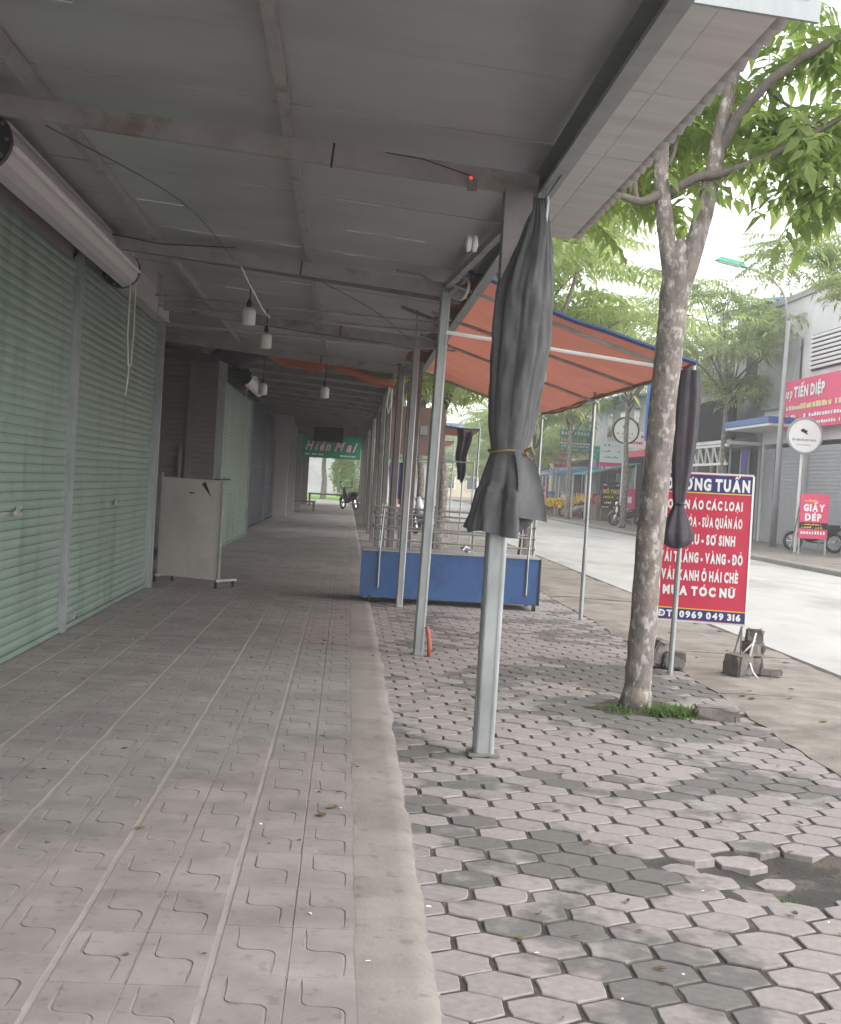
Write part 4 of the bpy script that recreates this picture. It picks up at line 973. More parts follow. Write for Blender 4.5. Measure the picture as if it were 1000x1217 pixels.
# sprays on thin twigs behind and beside the limbs
for (cx, cy, cz, sx, sz, n) in CLUST:
    tw = MB(); hub = Vector((cx, cy, cz))
    for j in range(n):
        p = hub + Vector((rnd.gauss(0, sx), rnd.gauss(0, .25), rnd.gauss(0, sz))); put_leaf(p, math.atan2(-(p.x - cx), p.y - cy) + rnd.gauss(0, .7), rnd.uniform(-.1, .55), rnd.uniform(.65, 1.0)); cnt += 1
        if j % 2 == 0: tw.tube([hub + Vector((0, .1, 0)), (hub + p) / 2 + Vector((0, .03, .04)), p], .004, 4)
    if n > 6: ob('twigs', tw, 'barkdark', tree, kind='stuff')
print('near leaves', cnt)
top = MB()
for j in range(150):
    p = Vector((2.4 + rnd.gauss(0, .75), 9.1 + rnd.gauss(0, .6), 5.35 + abs(rnd.gauss(0, .6)))); f = FR[rnd.randrange(4)]; q = Euler((-rnd.uniform(-.1, .6), rnd.gauss(0, .3), rnd.uniform(0, 6.28))).to_matrix()
    top.add([q @ v + p for v in f.v], f.f)
ob('crown', top, 'leaf', tree, kind='stuff')

# weeds at the foot of the tree
gm = MB(); rnd = random.Random(4)
def blade(mb, x, y, z, h, a, w, bend):
    dx, dy = math.cos(a), math.sin(a); sx, sy = -dy * w, dx * w
    mb.add([(x - sx, y - sy, z), (x + sx, y + sy, z), (x + dx * bend * .4 + sx * .8, y + dy * bend * .4 + sy * .8, z + h * .6), (x + dx * bend * .4 - sx * .8, y + dy * bend * .4 - sy * .8, z + h * .6), (x + dx * bend, y + dy * bend, z + h)], [(0, 1, 2, 3), (3, 2, 4)])
for k in range(760):
    r_ = rnd.gauss(0, 1); x = 2.20 + r_ * .085; y = 8.62 + rnd.gauss(0, .075)
    if k > 640: x = 1.86 + rnd.gauss(0, .05); y = 8.70 + rnd.gauss(0, .08)
    if math.hypot(x - 2.01, y - 8.86) < .12: continue
    blade(gm, x, y, -.01, rnd.uniform(.02, .085) * (1 if k < 640 else .45), rnd.uniform(0, 6.28), rnd.uniform(.004, .010), rnd.uniform(.02, .08))
ob('weeds', gm, 'grass', label='green weeds growing round the foot of the near tree', cat='weeds', kind='stuff')
gm = MB()
for k in range(160): blade(gm, 1.60 + rnd.gauss(0, .05), 4.72 + rnd.gauss(0, .04), -.04, rnd.uniform(.01, .03), rnd.uniform(0, 6.28), .004, rnd.uniform(.005, .02))
for k in range(240):
    yy = rnd.uniform(5.5, 13)
    if nz(yy * 1.3, 8) < .05: continue
    blade(gm, xb(yy) + .0 + rnd.gauss(0, .014), yy, -.015, rnd.uniform(.008, .022), rnd.uniform(0, 6.28), .004, rnd.uniform(.005, .02))
ob('moss_tufts', gm, 'grass', label='small green tufts along the paver edge', cat='tufts', kind='stuff')

# litter
def litter(name, label, x, y, z, s, mat, k, cat, grp):
    rnd = random.Random(k); m = MB(); n = 7; a0 = rnd.uniform(0, 6.28)
    ring = [(s * (1 if i % 2 else .75) * rnd.uniform(.7, 1.1) * math.cos(2 * math.pi * i / n), .45 * s * rnd.uniform(.7, 1.1) * math.sin(2 * math.pi * i / n)) for i in range(n)]
    ca, sa = math.cos(a0), math.sin(a0)
    m.add([(x + ca * u - sa * v, y + sa * u + ca * v, z + .004 + abs(v) * .5 + .18 * max(0, u) * rnd.random()) for u, v in ring] + [(x, y, z + .003)], [(i, (i + 1) % n, n) for i in range(n)])
    return ob(name, m, mat, label=label, cat=cat, group=grp)
LG = 'dead leaves on the tiled walkway'
for k, (x, y, s, lab) in enumerate(((-.03, 5.52, .040, 'larger dry leaf of the pair lying on the middle of the tiles'), (.02, 5.66, .045, 'darker curled leaf of the pair lying on the middle of the tiles'), (-.72, 5.20, .03, 'small dead leaf on the tiles left of the leaf pair'),
        (-1.99, 11.0, .05, 'dead leaf at the rail between the two green shutters'), (-1.55, 10.9, .05, 'dead leaf out on the tiles in front of the shutter rail'))):
    litter('dead_leaf', lab or 'tiny dead leaf scattered on the tiled walkway', x, y, ZT, s, 'deadleaf', k, 'leaf', LG)
def litter_field(name, label, n, fn, smin, smax, mat, cat):
    rr = random.Random(len(label)); m = MB()
    for k in range(n):
        x, y, z = fn(rr); s_ = rr.uniform(smin, smax); a0 = rr.uniform(0, 6.28); ca, sa = math.cos(a0), math.sin(a0)
        ring = [(s_ * .6 * rr.uniform(.6, 1.2) * math.cos(2 * math.pi * i / 6), .35 * s_ * rr.uniform(.6, 1.2) * math.sin(2 * math.pi * i / 6)) for i in range(6)]
        m.add([(x + ca * u - sa * v, y + sa * u + ca * v, z + .003 + abs(v) * .5 + .2 * max(0, u) * rr.random()) for u, v in ring] + [(x, y, z + .002)], [(i, (i + 1) % 6, 6) for i in range(6)])
    ob(name, m, mat, label=label, cat=cat, kind='stuff')
litter_field('leaf_litter', 'small dead leaves and chips scattered over the hexagon pavers', 60, lambda r: (r.uniform(.5, 2.5), 3.5 + 9 * r.random() ** 1.3, .004), .012, .045, 'deadleaf', 'leaf litter')
litter_field('leaf_litter', 'tiny dead leaves and crumbs scattered over the tiled walkway', 70, lambda r: (r.uniform(-2.1, .3), 3.6 + 14 * r.random() ** 1.2, ZT), .008, .035, 'deadleaf', 'leaf litter')
litter_field('paper_litter', 'tiny white paper scraps scattered on the ground near the camera', 16, lambda r: (r.uniform(-.9, 1.9), r.uniform(3.5, 6.5), ZT), .008, .020, 'paper', 'litter')
def inpit(r):
    while 1:
        x, y = r.uniform(1.4, 2.4), r.uniform(4.5, 5.4)
        if pitd(x, y) > .25: return x, y, -.0125 - .048 * min(1, 2.2 * pitd(x, y))
litter_field('gravel_litter', 'grey chips and dry leaves in the broken hollow of the pavement', 90, inpit, .008, .035, 'stone', 'litter')
litter_field('leaf_litter', 'dead leaves and twigs scattered over the rough concrete apron', 60, lambda r: (r.uniform(2.85, 4.1), 5 + 10 * r.random(), .012), .02, .07, 'deadleaf', 'leaf litter')
# ------------------------------------------------------------------ far trees
rnd = random.Random(77)
FF = [frond(rnd, L, p, LL, LW, dr) for (L, p, LL, LW, dr) in ((.85, 8, .24, .075, .2), (.95, 9, .22, .07, .3), (.75, 7, .25, .08, .1))]
def crown_mesh(seed, n, rx, rz):
    r = random.Random(seed); mb = MB(); cl = []
    for i in range(15):                                   # tiers of clumps with gaps between them
        a = r.uniform(0, 6.28); q = math.sqrt(r.random()) * rx * .85; z = r.uniform(-rz, rz) * (1 - .45 * (q / rx) ** 2)
        cl.append((Vector((q * math.cos(a), q * math.sin(a), z)), r.uniform(.45, .95)))
    for i in range(n):
        c, s = cl[r.randrange(len(cl))]
        p = c + Vector((r.gauss(0, s * .55), r.gauss(0, s * .55), r.gauss(0, s * .18)))
        out = p.copy(); out.z = 0; az = math.atan2(-(p - c).x + r.gauss(0, .15), (p - c).y + r.gauss(0, .15)); f = FF[r.randrange(3)]
        q = Euler((-r.uniform(-.25, .45), r.gauss(0, .25), az)).to_matrix(); k = r.uniform(.7, 1.1)
        mb.add([q @ (v * k) + p for v in f.v], f.f)
    me = mb.mesh('crown', MAT['leaf2']); return me, cl
CR = [crown_mesh(s, 760, 2.7, 1.6) for s in (3, 8, 15)]
def far_tree(x, y, h, r, k, label, group, sc=1.0, tr=.13):
    t = thing('street_tree', label, 'tree', (x, y, 0), group)
    me, cl = CR[k % 3]; zt = h
    ang = rnd.uniform(0, 6.28)
    tm, sp = limb([(x, y, -.02), (x + .05, y, h * .3), (x - .05, y + .05, h * .6), (x, y, h)], tr, tr * .55, 5, 9, .03); ob('trunk', tm, 'bark', t, smooth=True)
    bb = MB()
    for c, s in cl[:9]:
        e = Matrix.Rotation(ang, 3, 'Z') @ c * sc + Vector((x, y, h + 1.0 * sc)); st = Vector((x, y, h * rnd.uniform(.72, .98)))
        l, _ = limb([st, (st + e) / 2 + Vector((0, 0, .25)), e], .05, .012, 4, 5, .04); bb.add(l.v, l.f)
    ob('limbs', bb, 'barkdark', t, smooth=True)
    o = raw('crown', me, (x, y, h + 1.0 * sc), t, (0, 0, ang), (sc, sc, sc)); return t
for i, (x, y, h, sc, k, lab) in enumerate(((2.75, 20.5, 3.6, .95, 0, 'leafy tree just behind the orange tarp on the near pavement'), (2.9, 25.5, 4.0, 1.2, 2, 'broad leafy tree over the road edge behind the orange tarp'), (2.05, 29.5, 4.2, 1.0, 1, 'dark trunked tree beside the colonnade beyond the blue cart'), (2.2, 41, 4.4, 1.0, 2, 'third tree along the near pavement beyond the blue cart'), (2.3, 54, 4.4, 1.05, 0, 'fourth tree along the near pavement, small behind the posts'), (2.5, 70, 4.4, 1.1, 1, 'farthest tree of the near pavement by the walkway end'))):
    far_tree(x, y, h, 2.5, k, lab, 'trees along the near pavement', sc, .13)
for i, (x, y, h, sc, k, lab) in enumerate(((12.2, 31, 6.1, 1.0, 2, 'tree over the far pavement at the right edge of the picture'), (13.4, 47.5, 6.0, 1.25, 0, 'feathery tree in front of the street lamp and red shop sign'), (11.4, 55, 6.6, 1.2, 1, 'feathery tree over the black screen across the street'), (10.9, 66, 5.6, 1.2, 2, 'tree beside the blue upright sign across the street'), (10.5, 76, 3.8, 1.3, 0, 'tree above the blue stall awnings across the street'), (11.6, 84, 4.2, 1.2, 1, 'tree over the far stalls behind the colourful sign'), (11.8, 103, 4.2, 1.4, 2, 'distant tree near the end of the street'), (7.5, 150, 3.5, 2.2, 0, 'big tree closing the far end of the street'))):
    far_tree(x, y, h, 2.5, k, lab, 'trees across the street', sc, .14)

# ------------------------------------------------------------------ buildings across the street
def facade(label, y0, y1, h, mat, name='shop_house', xf=14.7, depth=9, group='shop houses across the street'):
    t = thing(name, label, 'building', (xf + depth / 2, (y0 + y1) / 2, .07), group)
    m = MB(); m.box((xf + depth / 2, (y0 + y1) / 2, h / 2 + 1.75), (depth, y1 - y0, h - 3.5)); ob('upper_wall', m, mat, t)
    m = MB(); m.box((xf + depth / 2 + .6, (y0 + y1) / 2, 1.78), (depth - 1.2, y1 - y0 - .1, 3.44)); ob('ground_floor', m, 'bdark', t)
    for yy in (y0 + .15, y1 - .15):
        m = MB(); m.box((xf + .3, yy, 1.78), (.6, .28, 3.44)); ob('pier', m, mat, t)
    return t
def fpart(t, name, mat, x0, x1, y0, y1, z0, z1):
    m = MB(); m.box(((x0 + x1) / 2, (y0 + y1) / 2, (z0 + z1) / 2), (x1 - x0, y1 - y0, z1 - z0)); return ob(name, m, mat, t)
def window(t, xf, y0, y1, z0, z1, bars=2):
    w_ = fpart(t, 'window', 'white', xf - .06, xf + .02, y0, y1, z0, z1); n = bars
    for i in range(n):
        a = y0 + .06 + (y1 - y0 - .06) * i / n; b = y0 + (y1 - y0 - .06) * (i + 1) / n; fpart(w_, 'pane', 'glass', xf - .075, xf - .055, a, b, z0 + .06, z1 - .06)
XF = 14.7
a = facade('white shop house with grey roller doors and a red sign over the front', 34.5, 47.4, 8.3, 'bwall')
for (y0, y1) in ((34.9, 38.8), (39.0, 42.6), (42.8, 47.1)):
    d_ = fpart(a, 'roller_door', 'rolldoor', XF + .05, XF + .12, y0, y1, .08, 3.35)
    m = MB()
    for k in range(26): m.box((XF + .04, (y0 + y1) / 2, .2 + k * .12), (.03, y1 - y0 - .05, .07))
    ob('slat_ribs', m, 'rolldoor', d_)
for yy in (38.9, 42.7): fpart(a, 'pier', 'bwall', XF - .05, XF + .2, yy - .09, yy + .09, .07, 3.45)
lv = fpart(a, 'louvre', 'bdark', XF - .06, XF - .01, 39.2, 42.6, 5.75, 6.9)
for k in range(8): fpart(lv, 'slat', 'white', XF - .12, XF - .06, 39.2, 42.6, 5.80 + k * .14, 5.88 + k * .14)
fpart(a, 'blind_sheet', 'tin', XF - .16, XF - .08, 43.6, 47.3, 4.7, 6.95); fpart(a, 'canopy_slab', 'broof', 13.3, XF - .01, 42.4, 47.6, 4.02, 4.22); fpart(a, 'canopy_underside', 'white', 13.35, XF - .01, 42.45, 47.55, 3.93, 4.01)
fpart(a, 'parapet', 'bgrey', XF - .08, XF + .1, 34.5, 47.4, 8.3, 8.5)
m = MB(); m.box((XF + 4, 38.2, 9.6), (4.5, 6.5, .10), (0, -.1, 0)); ob('roof_shed', m, 'broof', a)
for yy in (35.5, 38.0): window(a, XF, yy - .7, yy + .7, 5.7, 7.2)
# red sign of that shop
t = thing('shop_sign', 'wide red shop sign with white script and cream lines over the grey doors', 'sign', (14.2, 40, 3.85), 'shop signs across the street')
O = Vector((14.15, 44.0, 3.85)); rt = Vector((0, -1, 0)); up = Vector((0, 0, 1)); nm = Vector((-1, 0, 0)); W_, H_ = 8.2, 1.58
m = MB(); m.box((14.25, 39.9, 3.85 + H_ / 2), (.18, W_, H_)); ob('board', m, 'signpinkred', t)
for (s_, x0, x1, bo, sh) in (('Shop', .15, 1.25, .03, .4), ('TIẾN ĐIỆP', 1.4, 4.2, .05, 0)):
    m = MB(); put_text(m, s_, O, rt, up, nm, x0, x1, 1.02, 1.34, bo, sh, .01); ob('lettering', m, 'signwhite', t)
m = MB(); dashes(m, O, rt, up, nm, .3, 6.5, .34, .46, 26, .01); dashes(m, O, rt, up, nm, 2.6, 7.2, .10, .20, 22, .01); ob('small_print', m, 'signwhite', t, kind='stuff')
m = MB(); dashes(m, O, rt, up, nm, .15, 6.8, .62, .80, 24, .01, .85); ob('cream_lettering', m, 'cream', t, kind='stuff')
b = facade('shop house with a white steel truss balcony and purple drapes', 47.5, 56.4, 7.6, 'bgrey')
for zz in (2.75, 3.42):
    m = MB(); m.bar((13.4, 47.2, zz), (13.4, 56, zz), .09, .09); ob('truss_chord', m, 'white', b)
for k in range(9):
    m = MB(); m.bar((13.4, 47.3 + k, 2.75), (13.4, 48.0 + k * 1.0, 3.42), .05, .05); ob('truss_web', m, 'white', b)
    m = MB(); m.bar((13.4, 48.1 + k, 2.75), (13.4, 48.05 + k, 3.42), .05, .05); ob('truss_web', m, 'white', b)
m = MB(); m.box((XF + 1.6, 50.6, 8.95), (3.6, 6.2, .10), (0, -.14, 0)); ob('roof', m, 'broof', b)
fpart(b, 'roof_storey', 'bwall', XF + .5, XF + 3, 48, 53.2, 7.6, 8.7)
fpart(b, 'balcony_slab', 'bwall', 13.3, XF - .01, 47.5, 56.2, 3.48, 3.60)
for yy in (50.2, 53.4): fpart(b, 'pier', 'white', XF + .1, XF + .4, yy - .12, yy + .12, .07, 3.45)
for yy in (49, 52, 55): window(b, XF, yy - .8, yy + .8, 5.3, 6.9)
for (yy, zz, lab) in ((46.75, 3.25, 'long purple drape hanging left of the lamp post across the street'), (43.0, 3.4, 'long purple drape hanging right of the lamp post across the street')):
    m = MB(); grid(m, 8, 10, lambda u, v: (13.9 + .05 * math.sin(u * 18), yy - .28 + .56 * u, zz - 1.9 * v)); ob('purple_drape', m, 'purple', smooth=True, label=lab, cat='drape', group='purple drapes across the street')
t = thing('black_screen', 'black rectangular screen panel on posts above the truss balcony', 'screen', (13.8, 51, 0))
m = MB(); m.box((13.8, 51.1, 4.45), (.14, 6.3, 1.55)); ob('panel', m, 'signblack', t)
m = MB(); m.box((13.72, 51.1, 3.64), (.06, 6.3, .05)); m.box((13.72, 51.1, 5.25), (.06, 6.3, .05)); ob('edge_trim', m, 'steel', t)
for yy in (48.5, 53.7):
    m = MB(); m.tube([(13.9, yy, .07), (13.9, yy, 3.7)], .05, 8); ob('post', m, 'steel', t)
c = facade('dark fronted shop with a red fascia and blue upright sign', 56.6, 66, 7.2, 'bcream')
fpart(c, 'fascia', 'signred', 13.7, XF - .01, 56.8, 65.8, 3.3, 3.6); fpart(c, 'awning_curtain', 'signnavy', 13.75, 13.82, 58.2, 61, 1.9, 3.28)
for yy in (59, 62.5): fpart(c, 'pier', 'bgrey', XF + .1, XF + .4, yy - .1, yy + .1, .07, 3.4)
for yy in (58.2, 61, 64): window(c, XF, yy - .7, yy + .7, 5.0, 6.4)
bs = fpart(c, 'upright_sign', 'signblue', 13.6, XF - .02, 61.6, 61.8, 4.0, 6.6)
m = MB(); dashes(m, Vector((13.7, 61.59, 4.2)), Vector((1, 0, 0)), Vector((0, 0, 1)), Vector((0, -1, 0)), .05, .85, .2, .5, 5, .01); dashes(m, Vector((13.7, 61.59, 5.0)), Vector((1, 0, 0)), Vector((0, 0, 1)), Vector((0, -1, 0)), .05, .85, .2, .6, 4, .01); ob('sign_marks', m, 'signwhite', bs)
d = facade('cream house with a blue tin roof behind the stall awnings', 66.2, 80, 6.6, 'bwall')
for yy in (68.5, 72, 75.5): window(d, XF, yy - .7, yy + .7, 4.6, 6.0)
m = MB(); m.box((XF + 3, 73, 6.8), (9, 14.2, .1), (0, -.1, 0)); ob('roof', m, 'broof', d)
e = facade('pale house far along the street beyond the flower stall', 80.2, 97, 8.0, 'bcream')
for yy in (83, 87, 91): window(e, XF, yy - .8, yy + .8, 4.6, 6.2)
f_ = facade('last pale grey house at the end of the street', 97.4, 122, 7.0, 'bwall')
for yy in (100, 106, 112): window(f_, XF, yy - .9, yy + .9, 4.4, 6.0)
# stalls with blue awnings
SL = ['stall with a pale teal awning nearest the motorbikes', 'stall with a light blue awning behind the colourful sign', 'stall with a blue tarp awning farther along the street', 'stall with a pale awning near the red stall', 'small far stall with a red counter and blue awning']
for k, (y0, mt) in enumerate(((66.8, 'signteal'), (71.5, 'broof'), (76.5, 'signblue'), (82, 'tin'), (88, 'broof'))):
    t = thing('market_stall', SL[k], 'stall', (13.3, y0 + 2, .07), 'market stalls across the street')
    m = MB(); m.box((13.2, y0 + 2.1, 2.72), (2.9, 4.3, .05), (0, -.24, 0)); ob('awning', m, mt, t)
    for (xx, yy, zz) in ((11.95, y0 + .1, 2.42), (11.95, y0 + 4.1, 2.42), (14.4, y0 + .1, 3.0), (14.4, y0 + 4.1, 3.0)):
        m = MB(); m.tube([(xx, yy, .07), (xx, yy, zz)], .045, 6); ob('pole', m, 'white', t)
    m = MB(); m.box((13.2, y0 + 2.1, .5), (1.2, 3.2, .85)); ob('counter', m, 'bikered' if k in (1, 4) else 'wood', t)
    m = MB(); m.box((14.3, y0 + 2.1, 1.5), (.08, 4.0, 2.7)); ob('back_panel', m, 'bdark' if k % 2 else 'bgrey', t)
    m = MB()
    for q in range(7): m.box((13.0, y0 + .5 + q * .5, 1.05 + .12 * (q % 2)), (.4, .3, .3 + .1 * (q % 3)))
    ob('goods', m, ['bikered', 'signyellow', 'white', 'signblue', 'orangeline'][k], t)
t = thing('flower_display', 'yellow flowers in tubs beside the parked motorbike', 'flowers', (11.9, 74.6, .07))
m = MB()
for q in range(420): m.box((12.2 + rnd.gauss(0, .45), 75.4 + rnd.gauss(0, 1.6), .80 + rnd.uniform(-.22, .22)), (.12, .12, .10), (rnd.random(), rnd.random(), rnd.random()))
ob('blossoms', m, 'yellowflower', t, kind='stuff')
for q in range(5):
    m = MB(); m.lathe([(.16, 0), (.24, .5), (.26, .52)], (12.2, 73.4 + q * 1.0, .07), 10); ob('tub', m, 'bikered' if q % 2 else 'wood', t)
# signs on the far pavement
def circle_sign(x, y, z, r, label, zb=.07):
    t = thing('round_sign', label, 'sign', (x, y, zb), 'round signs across the street')
    m = MB(); m.lathe([(r * .98, -.06), (r, -.04), (r, .04), (r * .98, .06)], (x, y, z), 40, 'Y'); ob('disc', m, 'signwhite', t)
    m = MB(); m.tube([(x + r * math.cos(q), y - .05, z + r * math.sin(q)) for q in [2 * math.pi * i / 40 for i in range(41)]], .035 * r / .5, 6); ob('rim', m, 'signblack' if r > .52 else 'bgrey', t)
    m = MB(); O = Vector((x, y - .061, z)); X_, Z_, N_ = Vector((1, 0, 0)), Vector((0, 0, 1)), Vector((0, -1, 0))
    pts = [(-.28, .30), (-.12, .42), (.02, .34), (.16, .30), (.10, .20), (.22, .04), (.06, .12), (-.08, .18), (-.2, .22)]
    m.add([O + X_ * (p[0] * r) + Z_ * (p[1] * r) + N_ * .004 for p in pts], [tuple(range(len(pts)))]); ob('emblem', m, 'signblack', t)
    m = MB(); dashes(m, O - Z_ * r * .30, X_, Z_, N_, -.72 * r, .72 * r, 0, .13 * r, 11, .004); dashes(m, O - Z_ * r * .55, X_, Z_, N_, -.45 * r, .45 * r, 0, .06 * r, 9, .004); ob('marks', m, 'bgrey', t)
    m = MB(); m.tube([(x - .03, y + .1, zb), (x, y + .09, z - r * .5)], .045, 8); ob('pole', m, 'white', t)
circle_sign(12.99, 38.0, 3.42, .50, 'round white emblem sign on a thin pole under the red shop sign')
circle_sign(12.35, 60.0, 4.33, .58, 'round white sign with a black rim and bird emblem left of the tree trunk')
def aboard(name, label, x0, x1, y, z0, z1, layers, texts, mat):
    t = thing(name, label, 'sign', ((x0 + x1) / 2, y, .07), 'small standing signs across the street')
    O = Vector((x0, y, z0)); X_, Z_, N_ = Vector((1, 0, 0)), Vector((0, 0, 1)), Vector((0, -1, 0)); w_, h_ = x1 - x0, z1 - z0
    m = MB(); m.box(((x0 + x1) / 2, y + .02, (z0 + z1) / 2), (w_, .03, h_)); ob('board', m, mat, t)
    for (mt, a0, a1, b0, b1) in layers:
        m = MB(); rect(m, O, X_, Z_, N_, a0 * w_, a1 * w_, b0 * h_, b1 * h_, .004); ob('band', m, mt, t)
    for (mt, s_, a0, a1, b0, b1, bo) in texts:
        m = MB()
        if s_: put_text(m, s_, O, X_, Z_, N_, a0 * w_, a1 * w_, b0 * h_, b1 * h_, bo, 0, .008)
        else: dashes(m, O, X_, Z_, N_, a0 * w_, a1 * w_, b0 * h_, b1 * h_, 9, .008)
        ob('lettering' if s_ else 'small_print', m, mt, t, kind=None if s_ else 'stuff')
    for xx in (x0 + .03, x1 - .03):
        m = MB(); m.bar((xx, y + .03, .07), (xx, y + .04, z1), .04, .03); m.bar((xx, y + .7, .07), (xx, y + .05, z1 - .1), .03, .03); ob('leg', m, 'steel', t)
aboard('standing_sign', 'small red standing sign lettered GIẤY DÉP on the far pavement', 12.5, 13.3, 36.5, .52, 1.76, [('signpinkred', 0, 1, .36, .9), ('signblack', 0, 1, .22, .36)],
       [('signwhite', 'GIẤY', .12, .86, .62, .76, .06), ('signwhite', 'DÉP', .18, .76, .41, .55, .06), ('signyellow', None, .1, .65, .82, .88, 0), ('signyellow', None, .1, .9, .30, .34, 0), ('signyellow', None, .06, .94, .235, .275, 0), ('signwhite', None, .06, .94, .10, .17, 0)], 'signpinkred')
aboard('standing_sign', 'small black standing sign with yellow ĐỒ THỜ lettering', 12.75, 13.75, 67.0, .70, 2.05, [('signblack', 0, 1, 0, 1)],
       [('signpink', None, .1, .9, .86, .93, 0), ('signyellow', 'ĐỒ THỜ', .08, .92, .58, .72, .05), ('signyellow', None, .1, .9, .40, .49, 0), ('signwhite', None, .08, .92, .20, .28, 0), ('signyellow', None, .05, .95, .03, .10, 0)], 'signblack')
aboard('standing_sign', 'narrow pink standing sign partly hidden by the near tree trunk', 13.0, 13.5, 62.5, .25, 1.75, [('signwhite', .3, .7, .55, .75)], [('signwhite', None, .2, .8, .3, .4, 0), ('signwhite', None, .2, .8, .12, .2, 0)], 'signpinkred')
aboard('hanging_sign', 'teal and yellow colourful sign above the stall awnings', 11.9, 13.7, 76.0, 3.7, 5.0, [('signteal', 0, 1, .7, 1), ('signwhite', 0, 1, .35, .42)], [('signwhite', None, .05, .95, .76, .93, 0), ('signyellow', None, .03, .97, .44, .66, 0), ('orangeline', None, .1, .9, .48, .60, 0), ('signwhite', None, .05, .95, .22, .32, 0), ('signyellow', None, .05, .95, .05, .17, 0)], 'signteal')
aboard('hanging_sign', 'white and green sign over a pink panel left of the round sign', 12.85, 14.0, 68.5, 2.55, 4.15, [('signwhite', 0, 1, .35, 1), ('signpinkred', 0, 1, 0, .32)], [('signgreen', None, .08, .92, .84, .92, 0), ('signred', None, .08, .92, .66, .74, 0), ('signgreen', None, .1, .9, .46, .53, 0), ('signwhite', None, .1, .9, .1, .2, 0)], 'signwhite')
# street lamp
t = thing('street_lamp', 'tall pale street lamp with a green head leaning over the street', 'street lamp', (13.65, 41.8, .07))
m = MB(); m.tube([(13.50, 41.8, .07), (13.52, 41.8, 3), (13.55, 41.8, 7.2)], [.11, .09, .065], 10); ob('pole', m, 'tin', t, smooth=True)
m = MB(); m.tube(spline([(13.55, 41.8, 7.2), (13.30, 41.8, 8.1), (12.65, 41.8, 8.6), (11.85, 41.8, 8.85)], 5), .045, 8); ob('arm', m, 'tin', t, smooth=True)
m = MB(); m.box((11.60, 41.8, 8.92), (1.0, .30, .14), (0, .18, 0), .75); ob('lamp_head', m, 'greenlamp', t)
m = MB(); m.box((11.55, 41.8, 8.84), (.7, .2, .04), (0, .18, 0)); ob('lens', m, 'white', t)
t = thing('street_lamp', 'dark lamp arm reaching in beside the near tree trunk', 'street lamp', (10.9, 45.0, .07))
m = MB(); m.tube([(14.2, 52.0, .07), (14.2, 52.0, 8.6)], [.1, .06], 8); ob('pole', m, 'tin', t)
m = MB(); m.tube([(14.2, 52.0, 8.6), (13.0, 51.8, 9.6), (12.0, 51.7, 9.95)], .04, 6); ob('arm', m, 'steeldark', t)
m = MB(); m.box((11.5, 51.6, 10.1), (1.0, .3, .16), (0, .18, 0), .7); ob('lamp_head', m, 'bikeblack', t)

